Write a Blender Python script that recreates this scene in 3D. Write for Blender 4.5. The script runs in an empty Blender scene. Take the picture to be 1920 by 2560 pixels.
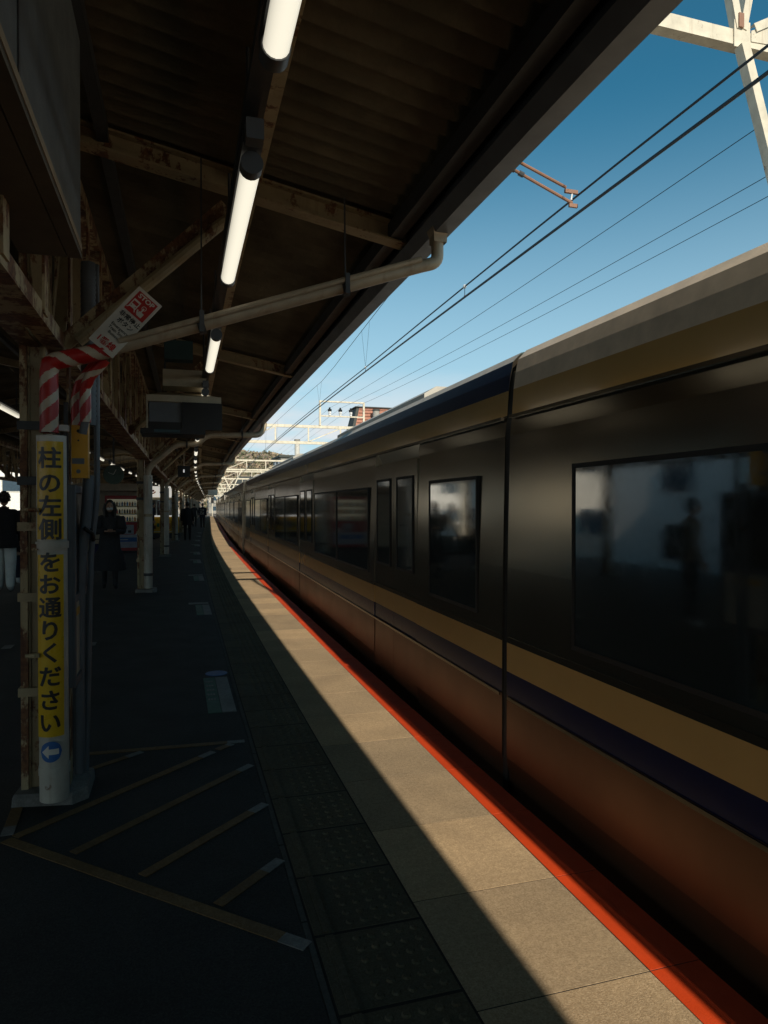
import bpy, bmesh, math, random
from mathutils import Vector, Matrix, Euler
random.seed(7)
PI = math.pi
C = bpy.context.scene.collection
S = bpy.context.scene

# ------------------------------------------------------------ camera, sky, sun, exposure
CAMH = 1.55
cam_d = bpy.data.cameras.new('camera'); cam = bpy.data.objects.new('camera', cam_d); C.objects.link(cam)
cam.location = (0, 0, CAMH)
cam.rotation_euler = (math.radians(90 - 0.5), 0, math.radians(-16.85))
cam_d.sensor_fit = 'VERTICAL'; cam_d.sensor_height = 36; cam_d.lens = 23.9
cam_d.clip_start = 0.05; cam_d.clip_end = 4000
S.camera = cam
S.view_settings.view_transform = 'Standard'; S.view_settings.look = 'None'
S.view_settings.exposure = 0.0; S.view_settings.gamma = 1.0; S.view_settings.use_curve_mapping = False
SUN_EL, SUN_AZ = math.radians(35), math.radians(175.6)
W = bpy.data.worlds.new('World'); S.world = W; W.use_nodes = True
wn, wl = W.node_tree.nodes, W.node_tree.links
wn.clear()
wo = wn.new('ShaderNodeOutputWorld'); bg = wn.new('ShaderNodeBackground'); sky = wn.new('ShaderNodeTexSky')
sky.sky_type = 'NISHITA'; sky.sun_disc = False; sky.sun_elevation = SUN_EL; sky.sun_rotation = SUN_AZ
sky.air_density = 1.0; sky.dust_density = 0.6; sky.ozone_density = 2.0
bg.inputs['Strength'].default_value = 0.092
# thin cloud near the horizon, mixed into the sky by direction
tc = wn.new('ShaderNodeTexCoord'); sep = wn.new('ShaderNodeSeparateXYZ'); wl.new(tc.outputs['Generated'], sep.inputs[0])
mp = wn.new('ShaderNodeMapping'); mp.inputs['Scale'].default_value = (3.0, 3.0, 11.0); wl.new(tc.outputs['Generated'], mp.inputs[0])
nz = wn.new('ShaderNodeTexNoise'); nz.inputs['Scale'].default_value = 1.6; nz.inputs['Detail'].default_value = 7
nz.inputs['Roughness'].default_value = 0.55; wl.new(mp.outputs[0], nz.inputs['Vector'])
cr = wn.new('ShaderNodeMapRange'); cr.inputs[1].default_value = 0.40; cr.inputs[2].default_value = 0.58; wl.new(nz.outputs['Fac'], cr.inputs[0])
hr = wn.new('ShaderNodeMapRange'); hr.inputs[1].default_value = 0.20; hr.inputs[2].default_value = 0.10; wl.new(sep.outputs['Z'], hr.inputs[0])
mu = wn.new('ShaderNodeMath'); mu.operation = 'MULTIPLY'; wl.new(cr.outputs[0], mu.inputs[0]); wl.new(hr.outputs[0], mu.inputs[1])
grade = wn.new('ShaderNodeMix'); grade.data_type = 'RGBA'; grade.blend_type = 'MULTIPLY'; grade.inputs[0].default_value = 1.0
wl.new(sky.outputs[0], grade.inputs[6]); grade.inputs[7].default_value = (0.34, 1.08, 1.08, 1)
hz_ = wn.new('ShaderNodeMapRange'); hz_.interpolation_type = 'SMOOTHSTEP'; hz_.inputs[1].default_value = 0.52; hz_.inputs[2].default_value = 0.0; hz_.inputs[4].default_value = 0.85
wl.new(sep.outputs['Z'], hz_.inputs[0])
pale = wn.new('ShaderNodeMix'); pale.data_type = 'RGBA'; wl.new(hz_.outputs[0], pale.inputs[0]); wl.new(grade.outputs[2], pale.inputs[6]); pale.inputs[7].default_value = (6.3, 8.3, 9.6, 1)
mx = wn.new('ShaderNodeMix'); mx.data_type = 'RGBA'
wl.new(mu.outputs[0], mx.inputs[0]); wl.new(pale.outputs[2], mx.inputs[6]); mx.inputs[7].default_value = (8.4, 8.7, 9.0, 1)
wl.new(mx.outputs[2], bg.inputs['Color']); wl.new(bg.outputs[0], wo.inputs['Surface'])
sd = bpy.data.lights.new('sun', 'SUN'); sd.energy = 4.8; sd.angle = math.radians(0.5); sd.color = (1.0, 0.87, 0.70)
sun = bpy.data.objects.new('sun', sd); C.objects.link(sun)
sv = Vector((math.sin(SUN_AZ) * math.cos(SUN_EL), math.cos(SUN_AZ) * math.cos(SUN_EL), math.sin(SUN_EL)))
sun.rotation_euler = sv.to_track_quat('Z', 'Y').to_euler()
S.cycles.max_bounces = 8; S.cycles.diffuse_bounces = 4; S.cycles.glossy_bounces = 4

# ------------------------------------------------------------ the gentle right-hand curve of the line
def off(y):
    if y <= 0: return 0.0
    if y <= 38: return y * y / 1800
    if y <= 100: return 0.802 + 0.0422 * (y - 38)
    if y <= 210: t = y - 100; return 3.42 + 0.0422 * t - 0.00032 * t * t
    return 3.42 + 4.642 - 3.872 - 0.0282 * (y - 210)
def hd(y): return (off(y + .5) - off(y - .5))
def B(p): return Vector((p[0] + off(p[1]), p[1], p[2]))

# ------------------------------------------------------------ materials
MATS = {}
def mat(name, col, rough=0.6, metal=0.0, var=0.15, scale=6.0, bump=0.0, bscale=60.0, rust=0.0, grain=0.0, coat=0.0, emit=None, es=1.0,
        rnd=0.0, dirt=0.0, rv=0.09, wave=None, rscale=7.0, spec=0.5):
    if name in MATS: return MATS[name]
    m = bpy.data.materials.new(name); m.use_nodes = True; MATS[name] = m
    n, l = m.node_tree.nodes, m.node_tree.links
    b = n['Principled BSDF']; b.inputs['Roughness'].default_value = rough; b.inputs['Metallic'].default_value = metal
    b.inputs['Coat Weight'].default_value = coat; b.inputs['Coat Roughness'].default_value = 0.08
    b.inputs['Specular IOR Level'].default_value = spec
    tc = n.new('ShaderNodeTexCoord'); geo = n.new('ShaderNodeNewGeometry')
    P = geo.outputs['Position']
    def noise(sc, det=4, ro=0.6, src=P, stretch=None):
        if stretch:
            q = n.new('ShaderNodeMapping'); q.inputs['Scale'].default_value = stretch; l.new(src, q.inputs[0]); src = q.outputs[0]
        t = n.new('ShaderNodeTexNoise'); t.inputs['Scale'].default_value = sc; t.inputs['Detail'].default_value = det
        t.inputs['Roughness'].default_value = ro; l.new(src, t.inputs['Vector']); return t.outputs['Fac']
    def rng(f, a, bb, c=0.0, d=1.0):
        r = n.new('ShaderNodeMapRange'); r.inputs[1].default_value = a; r.inputs[2].default_value = bb
        r.inputs[3].default_value = c; r.inputs[4].default_value = d; l.new(f, r.inputs[0]); return r.outputs[0]
    def mix(f, a, bb, mode='MIX'):
        x = n.new('ShaderNodeMix'); x.data_type = 'RGBA'; x.blend_type = mode
        if isinstance(f, float): x.inputs[0].default_value = f
        else: l.new(f, x.inputs[0])
        for k, v in ((6, a), (7, bb)):
            if isinstance(v, tuple): x.inputs[k].default_value = (*v, 1)
            else: l.new(v, x.inputs[k])
        return x.outputs[2]
    lo = tuple(c * (1 - var) for c in col); hi = tuple(min(1, c * (1 + var)) for c in col)
    cur = mix(rng(noise(scale), 0.3, 0.7), lo, hi)
    if grain:
        g = noise(120.0, 3, 0.8); cur = mix(rng(g, 0.35, 0.65), mix(grain, cur, (0.02, 0.017, 0.012)), mix(grain * 0.6, cur, (0.8, 0.75, 0.65)))
        g2 = noise(45.0, 3, 0.7); cur = mix(rng(g2, 0.42, 0.6, 0, 0.35), cur, tuple(c * 0.45 for c in col))
    if rnd:
        oi = n.new('ShaderNodeObjectInfo'); cur = mix(1.0, cur, mix(oi.outputs['Random'], (1 - rnd,) * 3, (1.0, 1 - rnd * .15, 1 - rnd * .35)), 'MULTIPLY')
    if dirt:
        cur = mix(rng(noise(2.1, 6, 0.7), 0.45, 0.75, 0, dirt), cur, tuple(c * 0.35 for c in col))
    if rust:
        f = noise(rscale, 8, 0.72, stretch=(1, 1, 0.55)); th = 0.66 - rust * 0.2
        ff = rng(f, th, th + 0.05)
        cur = mix(ff, cur, mix(rng(noise(38.0, 3), 0.4, 0.6), (0.10, 0.032, 0.010), (0.20, 0.085, 0.028)))
        st = noise(3.0, 5, 0.6, stretch=(5, 5, 0.35)); cur = mix(rng(st, 0.56, 0.75, 0, 0.5), cur, (0.20, 0.10, 0.04))
    l.new(cur, b.inputs['Base Color'])
    if bump:
        bn = n.new('ShaderNodeBump'); bn.inputs['Strength'].default_value = bump; bn.inputs['Distance'].default_value = 0.01
        l.new(noise(bscale, 5, 0.7), bn.inputs['Height']); l.new(bn.outputs[0], b.inputs['Normal'])
    if emit:
        b.inputs['Emission Color'].default_value = (*emit, 1); b.inputs['Emission Strength'].default_value = es
    l.new(rng(noise(scale * 2.3, 5), 0.2, 0.8, max(0, rough - rv), min(1, rough + rv)), b.inputs['Roughness'])
    return m
paint = mat('cream paint on rusty steel', (0.37, 0.29, 0.165), 0.5, rust=0.55, bump=0.25, bscale=30)
paint_rusty = mat('heavily rusted cream paint', (0.44, 0.34, 0.19), 0.6, rust=1.0, bump=0.5, bscale=26)
paint_clean = mat('cream painted pipe', (0.42, 0.34, 0.235), 0.45, rust=0.12, bump=0.08, dirt=0.3)
pipe_white = mat('off white pipe paint', (0.50, 0.46, 0.38), 0.42, rust=0.2, rscale=12, dirt=0.35)
roofm = mat('weathered cement roof sheet', (0.15, 0.122, 0.078), 0.9, var=0.4, scale=1.7, bump=0.5, bscale=20, dirt=0.6)
darksteel = mat('dark grey steel', (0.05, 0.052, 0.055), 0.5, bump=0.1)
fascia_m = mat('grey gutter metal', (0.11, 0.115, 0.125), 0.45, dirt=0.4)
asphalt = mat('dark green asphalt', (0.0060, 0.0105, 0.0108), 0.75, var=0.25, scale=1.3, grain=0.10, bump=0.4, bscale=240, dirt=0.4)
concrete = mat('granular edge concrete', (0.53, 0.39, 0.225), 0.92, var=0.18, scale=2.2, grain=0.34, bump=0.5, bscale=190, rnd=0.32, dirt=0.35)
concrete_pl = mat('plain concrete', (0.23, 0.22, 0.2), 0.9, var=0.25, bump=0.6, bscale=30, grain=0.15, dirt=0.6)
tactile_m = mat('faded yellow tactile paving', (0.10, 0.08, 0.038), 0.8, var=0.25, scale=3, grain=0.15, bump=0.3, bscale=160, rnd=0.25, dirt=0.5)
redm = mat('red edge paint', (0.62, 0.060, 0.008), 0.6, var=0.08, scale=5, bump=0.3, bscale=180, rnd=0.12, dirt=0.22)
yline = mat('worn yellow floor paint', (0.18, 0.09, 0.014), 0.65, var=0.25, scale=5, grain=0.15, dirt=0.7)
wline = mat('worn white floor paint', (0.21, 0.21, 0.20), 0.65, var=0.2, scale=5, grain=0.15, dirt=0.6)
greenmark = mat('green floor mark', (0.05, 0.13, 0.09), 0.6, dirt=0.4)
bluemark = mat('blue print', (0.03, 0.12, 0.33), 0.5, dirt=0.2)
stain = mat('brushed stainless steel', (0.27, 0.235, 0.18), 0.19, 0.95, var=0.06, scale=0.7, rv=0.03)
dusty_glow = mat('dusty steel with painted glow', (0.135, 0.066, 0.034), 0.36, 0.6, var=0.25, scale=1.2, rv=0.04)  # brown tint imitates the warm reflection of the sunlit platform, over brake dust
traincream = mat('cream train stripe', (0.50, 0.31, 0.11), 0.20, coat=0.4, var=0.03, rv=0.02)
trainblue = mat('navy train stripe', (0.004, 0.008, 0.045), 0.25, coat=0.1, var=0.03, rv=0.03)
roofpaint = mat('pale grey train roof', (0.42, 0.39, 0.34), 0.5, dirt=0.4)
glass = mat('dark tinted glass', (0.016, 0.019, 0.016), 0.03, var=0.05, spec=1.0, coat=1.0)
glass.node_tree.nodes['Principled BSDF'].inputs['IOR'].default_value = 1.9
rubber = mat('black rubber', (0.012, 0.012, 0.012), 0.6)
blackp = mat('black plastic', (0.005, 0.005, 0.006), 0.4)
greyp = mat('grey plastic', (0.13, 0.14, 0.15), 0.45)
whitep = mat('white plastic', (0.6, 0.59, 0.55), 0.4, dirt=0.2)
creamp = mat('cream plastic', (0.50, 0.43, 0.30), 0.45, dirt=0.3)
tealp = mat('dull teal box', (0.03, 0.075, 0.085), 0.5)
signwhite = mat('white sign enamel', (0.62, 0.58, 0.5), 0.4, dirt=0.2)
signred = mat('red sign print', (0.42, 0.018, 0.012), 0.4, var=0.06)
signyellow = mat('yellow sign print', (0.68, 0.41, 0.012), 0.3, var=0.06, dirt=0.12)
signblack = mat('black sign print', (0.015, 0.017, 0.019), 0.35)
stripered = mat('red striped tape', (0.42, 0.015, 0.012), 0.35, var=0.12, dirt=0.25)
stripewhite = mat('white striped tape', (0.55, 0.46, 0.34), 0.35, var=0.1, dirt=0.4)
yellowbox = mat('yellow painted box', (0.72, 0.33, 0.008), 0.35, dirt=0.2)
lampm = mat('lit fluorescent tube', (0.5, 0.49, 0.44), 0.5, emit=(1.0, 0.93, 0.75), es=0.85)
def lamp_falloff():      # emission graded by normal to imitate a brighter middle and darker rims
    n, l = lampm.node_tree.nodes, lampm.node_tree.links; g = n.new('ShaderNodeNewGeometry'); s_ = n.new('ShaderNodeSeparateXYZ'); l.new(g.outputs['Normal'], s_.inputs[0])
    r_ = n.new('ShaderNodeMapRange'); r_.inputs[1].default_value = 0.15; r_.inputs[2].default_value = -1.0; r_.inputs[3].default_value = .38; r_.inputs[4].default_value = 1.0; l.new(s_.outputs['Z'], r_.inputs[0]); l.new(r_.outputs[0], n['Principled BSDF'].inputs['Emission Strength'])
lamp_falloff()
ballast = mat('brown track ballast', (0.17, 0.12, 0.075), 0.95, var=0.4, scale=8, grain=0.25, bump=1.0, bscale=22)
railm = mat('rail steel', (0.16, 0.11, 0.08), 0.4, 0.6)
wood = mat('concrete sleeper', (0.22, 0.2, 0.17), 0.9)
gantm = mat('cream gantry paint', (0.66, 0.60, 0.48), 0.5, rust=0.22, rscale=3.0)
wirem = mat('dark copper wire', (0.02, 0.03, 0.04), 0.45, 0.3)
rustrod = mat('rusty rod', (0.26, 0.13, 0.08), 0.6, rust=0.4)
porcelain = mat('white porcelain', (0.75, 0.75, 0.75), 0.2)
wallw = mat('cream kiosk wall', (0.48, 0.41, 0.31), 0.6, dirt=0.3)
bldwhite = mat('white rendered wall', (0.62, 0.60, 0.55), 0.8, dirt=0.3)
bldgrey = mat('grey rendered wall', (0.34, 0.32, 0.29), 0.8, dirt=0.3)
brickm = mat('red roof cladding', (0.42, 0.19, 0.13), 0.8, var=0.2)
gablem = mat('dark roofing and gable shade', (0.06, 0.065, 0.06), 0.8)  # dark roofing; on the gable end its darkness stands for shade
winm = mat('building window glass', (0.05, 0.08, 0.11), 0.08)
foliage = mat('autumn woodland', (0.24, 0.19, 0.13), 0.9, var=0.5, scale=0.12)  # lightened, so distance haze is put into the colour
trunkm = mat('tree bark', (0.08, 0.06, 0.045), 0.9)
groundm = mat('dry ground', (0.16, 0.13, 0.09), 0.95, var=0.3, scale=0.2, grain=0.1)

# ------------------------------------------------------------ mesh helpers
class M:
    def __init__(s): s.v = []; s.f = []; s.mi = []; s.ms = []
    def m(s, mt):
        if mt not in s.ms: s.ms.append(mt)
        return s.ms.index(mt)
    def add(s, vs, fs, mt):
        b = len(s.v); s.v += [tuple(v) for v in vs]; k = s.m(mt)
        for f in fs: s.f.append(tuple(b + i for i in f)); s.mi.append(k)
        return s
    def box(s, x0, x1, y0, y1, z0, z1, mt, bend=False):
        n = max(1, int(abs(y1 - y0) / 3)) if bend else 1
        vs = []; fs = []
        for i in range(n + 1):
            y = y0 + (y1 - y0) * i / n; o = off(y) if bend else 0
            vs += [(x0 + o, y, z0), (x1 + o, y, z0), (x1 + o, y, z1), (x0 + o, y, z1)]
        for i in range(n):
            a = 4 * i
            for k in range(4): fs.append((a + k, a + (k + 1) % 4, a + 4 + (k + 1) % 4, a + 4 + k))
        fs.append((3, 2, 1, 0)); a = 4 * n; fs.append((a, a + 1, a + 2, a + 3))
        return s.add(vs, fs, mt)
    def beam(s, p, q, w, h, mt, up=(0, 0, 1)):
        p, q = Vector(p), Vector(q); d = (q - p).normalized(); u = Vector(up)
        if abs(d.dot(u)) > 0.98: u = Vector((0, 1, 0))
        r = d.cross(u).normalized() * w / 2; t = r.cross(d).normalized() * h / 2
        vs = [c + a * r + b * t for c in (p, q) for a, b in ((-1, -1), (1, -1), (1, 1), (-1, 1))]
        return s.add(vs, [(0, 1, 2, 3), (7, 6, 5, 4), (0, 4, 5, 1), (1, 5, 6, 2), (2, 6, 7, 3), (3, 7, 4, 0)], mt)
    def angle(s, p, q, w, mt, up=(0, 0, 1), t=0.01, flip=1):
        # an L-section bar: two thin legs
        p, q = Vector(p), Vector(q); d = (q - p).normalized(); u = Vector(up)
        if abs(d.dot(u)) > 0.98: u = Vector((0, 1, 0))
        r = d.cross(u).normalized(); v = r.cross(d).normalized()
        s.beam(p, q, w, t, mt, up); o = r * (w / 2 - t / 2) * flip + v * (w / 2 + 0.0015)
        return s.beam(p + o, q + o, t, w, mt, up)
    def tube(s, pts, r, mt, n=10, caps=True, bend=0.0, rs=None):
        pts = [Vector(p) for p in pts]
        if bend:
            o = [pts[0]]
            for i in range(1, len(pts) - 1):
                a, b, c = pts[i - 1], pts[i], pts[i + 1]
                e = min(bend, (a - b).length * .45, (c - b).length * .45)
                p0 = b + (a - b).normalized() * e; p1 = b + (c - b).normalized() * e
                for k in range(6):
                    t = k / 5; o.append(p0 * (1 - t) ** 2 + b * 2 * t * (1 - t) + p1 * t * t)
            o.append(pts[-1]); pts = o
        vs = []; fs = []; N = len(pts); ref = None
        for i, p in enumerate(pts):
            d = (pts[min(i + 1, N - 1)] - pts[max(i - 1, 0)]).normalized()
            if ref is None: ref = Vector((0, 0, 1)) if abs(d.z) < 0.9 else Vector((0, -1, 0))
            a = (ref - d * ref.dot(d)).normalized(); b = d.cross(a); ref = a
            rr = rs[min(len(rs) - 1, round(i * (len(rs) - 1) / (N - 1)))] if rs else r
            vs += [p + (a * math.cos(2 * PI * k / n) + b * math.sin(2 * PI * k / n)) * rr for k in range(n)]
        for i in range(N - 1):
            for k in range(n): fs.append((i * n + k, i * n + (k + 1) % n, (i + 1) * n + (k + 1) % n, (i + 1) * n + k))
        if caps: fs.append(tuple(range(n - 1, -1, -1))); fs.append(tuple((N - 1) * n + k for k in range(n)))
        return s.add(vs, fs, mt)
    def sweep(s, prof, ys, mt, closed=True, bend=True):
        n = len(prof); vs = []; fs = []
        for y in ys: o = off(y) if bend else 0; vs += [(x + o, y, z) for x, z in prof]
        for i in range(len(ys) - 1):
            for k in range(n if closed else n - 1):
                fs.append((i * n + k, i * n + (k + 1) % n, (i + 1) * n + (k + 1) % n, (i + 1) * n + k))
        if closed: fs.append(tuple(range(n - 1, -1, -1))); fs.append(tuple((len(ys) - 1) * n + k for k in range(n)))
        return s.add(vs, fs, mt)
    def blob(s, c, r, mt, n=10, m=7):
        c = Vector(c); vs = []; fs = []
        for j in range(m + 1):
            t = PI * j / m
            for k in range(n): a = 2 * PI * k / n; vs.append((c.x + r[0] * math.sin(t) * math.cos(a), c.y + r[1] * math.sin(t) * math.sin(a), c.z + r[2] * math.cos(t)))
        for j in range(m):
            for k in range(n): fs.append((j * n + k, (j + 1) * n + k, (j + 1) * n + (k + 1) % n, j * n + (k + 1) % n))
        return s.add(vs, fs, mt)
    def mesh(s, name, smooth=False):
        me = bpy.data.meshes.new(name); me.from_pydata(s.v, [], s.f)
        for m_ in s.ms: me.materials.append(m_)
        me.polygons.foreach_set('material_index', s.mi)
        me.update()
        bm = bmesh.new(); bm.from_mesh(me)
        bmesh.ops.remove_doubles(bm, verts=bm.verts, dist=1e-6) if smooth else None
        bmesh.ops.recalc_face_normals(bm, faces=bm.faces); bm.to_mesh(me); bm.free()
        if smooth:
            me.polygons.foreach_set('use_smooth', [True] * len(me.polygons)); me.set_sharp_from_angle(angle=math.radians(40))
        return me
def obj(name, me, parent=None, loc=None, rot=None, **kw):
    if isinstance(me, M): me = me.mesh(name, kw.pop('smooth', False))
    o = bpy.data.objects.new(name, me); C.objects.link(o)
    if parent: o.parent = parent
    if loc is not None: o.location = loc
    if rot is not None: o.rotation_euler = rot
    for k, v in kw.items(): o[k] = v
    return o
def empty(name, loc, label, cat, group=None, rz=0.0):
    o = bpy.data.objects.new(name, None); C.objects.link(o); o.location = loc; o.rotation_euler = (0, 0, rz); o.empty_display_size = .2
    o['label'] = label; o['category'] = cat
    if group: o['group'] = group
    return o
def copy_tree(o, parent=None):
    c = o.copy(); C.objects.link(c)
    if parent: c.parent = parent
    for ch in list(o.children): copy_tree(ch, c)
    return c
def frange(a, b, st):
    n = int(round((b - a) / st)); return [a + (b - a) * i / n for i in range(n + 1)]
def text_mesh(body, size, ext=0.0015, bold=0.0):
    c = bpy.data.curves.new('lettering', 'FONT'); c.body = body; c.size = 1.0; c.extrude = ext / size; d_ = bold / size * .85; c.offset = min(d_, .01)
    c.align_x = 'CENTER'; c.align_y = 'CENTER'; c.resolution_u = 3
    t = bpy.data.objects.new('tmp', c); C.objects.link(t)
    me = bpy.data.meshes.new_from_object(t.evaluated_get(bpy.context.evaluated_depsgraph_get()))
    bpy.data.objects.remove(t); bpy.data.curves.remove(c); rest = d_ - .01
    if rest > .002:          # heavier weight: overlay copies nudged sideways, each a hair prouder than the last
        vs, fs = [], []
        for i, (dx, dy) in enumerate(((0, 0), (rest, 0), (-rest, 0), (0, rest), (0, -rest))):
            b = len(vs); vs += [(v.co.x + dx, v.co.y + dy, v.co.z + i * .0012) for v in me.vertices]; fs += [tuple(b + q for q in p.vertices) for p in me.polygons]
        bpy.data.meshes.remove(me); me = bpy.data.meshes.new('lettering'); me.from_pydata(vs, [], fs); me.update()
    me.transform(Matrix.Scale(size, 4))
    return me
def text_into(mb, body, size, origin, right, up, mt, ext=0.0015, bold=0.0, sx=1.0):
    me = text_mesh(body, size, ext, bold); right = Vector(right).normalized(); up = Vector(up).normalized(); nn = right.cross(up); o = Vector(origin)
    mb.add([o + right * v.co.x * sx + up * v.co.y + nn * v.co.z for v in me.vertices], [tuple(p.vertices) for p in me.polygons], mt)
    bpy.data.meshes.remove(me)

YS = frange(-40, 110, 2.5)
# ============================================================ SETTING
g = M(); g.add([(-2000, -600, -1.35), (2000, -600, -1.35), (2000, 3000, -1.35), (-2000, 3000, -1.35)], [(0, 1, 2, 3)], groundm)
obj('ground', g, kind='structure')
bl = M(); bl.sweep([(1.95, -1.345), (1.95, -1.12), (9.2, -1.12), (9.8, -1.345)], frange(-60, 420, 4), ballast, closed=True)
bl.sweep([(-16, -1.345), (-15.5, -1.12), (-8.4, -1.12), (-8.4, -1.345)], frange(-60, 420, 4), ballast)
obj('track_bed', bl, kind='structure')
# platform body
pf = M()
ys_pf = frange(-40, 108, 2)
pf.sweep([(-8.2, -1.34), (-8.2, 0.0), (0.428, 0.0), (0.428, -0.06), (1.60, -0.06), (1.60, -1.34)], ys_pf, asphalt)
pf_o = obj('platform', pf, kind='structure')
# concrete side wall of the platform, below the coping
cw = M(); cw.sweep([(1.603, -1.33), (1.603, -0.125), (1.655, -0.125), (1.655, -1.33)], ys_pf, concrete_pl)
obj('platform_wall', cw, pf_o)
# coping slabs, tactile tiles and red edge tiles
def tile_mesh(w, l, t, mt, bev=0.006):
    m = M(); x, y = w / 2, l / 2
    vs = [(-x, -y, -t), (x, -y, -t), (x, y, -t), (-x, y, -t), (-x, -y, -bev), (x, -y, -bev), (x, y, -bev), (-x, y, -bev),
          (-x + bev, -y + bev, 0), (x - bev, -y + bev, 0), (x - bev, y - bev, 0), (-x + bev, y - bev, 0)]
    fs = [(3, 2, 1, 0), (8, 9, 10, 11)] + [(a, (a + 1) % 4, 4 + (a + 1) % 4, 4 + a) for a in range(4)] + [(4 + a, 4 + (a + 1) % 4, 8 + (a + 1) % 4, 8 + a) for a in range(4)]
    m.add(vs, fs, mt); return m
slab = tile_mesh(0.625, 0.595, 0.055, concrete, 0.0004).mesh('slab')
redt = tile_mesh(0.198, 0.595, 0.13, redm, 0.0004).mesh('red_tile')
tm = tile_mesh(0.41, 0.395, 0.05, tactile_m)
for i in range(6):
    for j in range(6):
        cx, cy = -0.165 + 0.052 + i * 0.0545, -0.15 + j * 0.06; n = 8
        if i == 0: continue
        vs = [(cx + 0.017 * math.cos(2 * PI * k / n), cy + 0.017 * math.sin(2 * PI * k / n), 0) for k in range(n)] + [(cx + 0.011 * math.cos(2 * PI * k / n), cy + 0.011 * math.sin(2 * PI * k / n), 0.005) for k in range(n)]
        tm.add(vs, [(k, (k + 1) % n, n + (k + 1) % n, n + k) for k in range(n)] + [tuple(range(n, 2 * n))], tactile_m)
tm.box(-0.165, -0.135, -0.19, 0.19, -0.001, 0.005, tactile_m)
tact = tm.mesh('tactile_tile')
kerb = tile_mesh(0.026, 0.593, 0.05, mat('dark edging concrete', (.07, .07, .065), .9, dirt=.5, grain=.1), 0.003).mesh('edging_strip')
for i in range(170):
    y = -2.2 + 0.4 * i
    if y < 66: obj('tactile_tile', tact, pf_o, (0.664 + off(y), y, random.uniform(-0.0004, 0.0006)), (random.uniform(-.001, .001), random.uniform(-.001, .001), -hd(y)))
for i in range(112):
    y = -2.0 + 0.6 * i
    o = obj('slab', slab, pf_o, (1.186 + off(y), y, random.uniform(-0.0004, 0.0004)), (0, random.uniform(-.0006, .0006), -hd(y)))
    obj('red_tile', redt, pf_o, (1.600 + off(y) + random.uniform(-.002, .003), y, random.uniform(0.0, 0.0006)), (0, random.uniform(-.001, .001), -hd(y)))
    if i < 60: obj('edging_strip', kerb, pf_o, (0.443 + off(y), y, 0.0), (0, 0, -hd(y)))
far = M()
for a, b in ((-40, -2.32), (65.3, 107)):
    yy = frange(a, b, 3)
    far.sweep([(0.46, -.055), (0.46, 0), (0.866, 0), (0.866, -.055)], yy, tactile_m)
    far.sweep([(0.876, -.055), (0.876, 0), (1.497, 0), (1.497, -.055)], yy, concrete)
    far.sweep([(1.502, -.13), (1.502, 0.002), (1.698, 0.002), (1.698, -.13)], yy, redm)
obj('far_coping', far, pf_o, kind='stuff')

jf = M(); jf.sweep([(.432, -.058), (.432, -.0015), (1.694, -.0015), (1.694, -.058)], frange(-2.5, 66, 2), mat('dark joint filler', (.018, .016, .014), .95)); obj('joint_filler', jf, pf_o)

# painted floor marks (4 mm film)
def quad_mark(pts, mt, z=0.004):
    m = M(); n = len(pts)
    m.add([(x, y, 0.0005) for x, y in pts] + [(x, y, z) for x, y in pts], [tuple(range(n, 2 * n)), tuple(range(n - 1, -1, -1))] + [(k, (k + 1) % n, n + (k + 1) % n, n + k) for k in range(n)], mt)
    return m
def line_mark(p, q, w):
    p, q = Vector((*p, 0)), Vector((*q, 0)); d = (q - p).normalized(); r = Vector((-d.y, d.x, 0)) * w / 2
    m = M(); e = (q - p).length; t = q - d * min(.11, e * .3)
    for a, b, mt in ((p, t, yline), (t, q, wline)):
        c = [a - r, b - r, b + r, a + r]
        mm = quad_mark([(v.x, v.y) for v in c], mt); m.add(mm.v, mm.f, mt)
    return m
hatch = empty('floor_hatching', (0, 0, 0), 'worn yellow keep-clear hatching painted on the asphalt round the nearest pillar', 'floor marking')
for p, q, w in (((-0.62, 4.593), (0.415, 4.541), .05), ((-0.575, 4.259), (-0.221, 4.529), .045), ((-0.735, 3.532), (0.209, 4.399), .05), ((0.235, 4.43), (0.33, 4.51), .05),
                ((-0.453, 3.294), (0.415, 4.11), .05), ((-0.147, 3.008), (0.43, 3.55), .05), ((0.145, 2.701), (0.425, 2.968), .05),
                ((-0.767, 3.51), (0.432, 2.354), .055), ((-0.793, 3.87), (-0.775, 3.56), .055)):
    obj('stripe', line_mark(p, q, w), hatch)
for i, (x, y) in enumerate([(-0.939, 8.242), (-0.919, 7.66), (-0.887, 7.067), (-1.795, 8.343)]):
    obj('queue_dash', quad_mark([(x - .05, y - .1), (x + .05, y - .1), (x + .05, y + .1), (x - .05, y + .1)], wline), label=['farthest of the three short white dashes right of the nearest pillar',
        'middle of the three short white dashes right of the nearest pillar', 'nearest of the three short white dashes right of the nearest pillar', 'single short white dash on the asphalt left of the nearest pillar'][i],
        category='floor marking', group='short white queue dashes')
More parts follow.
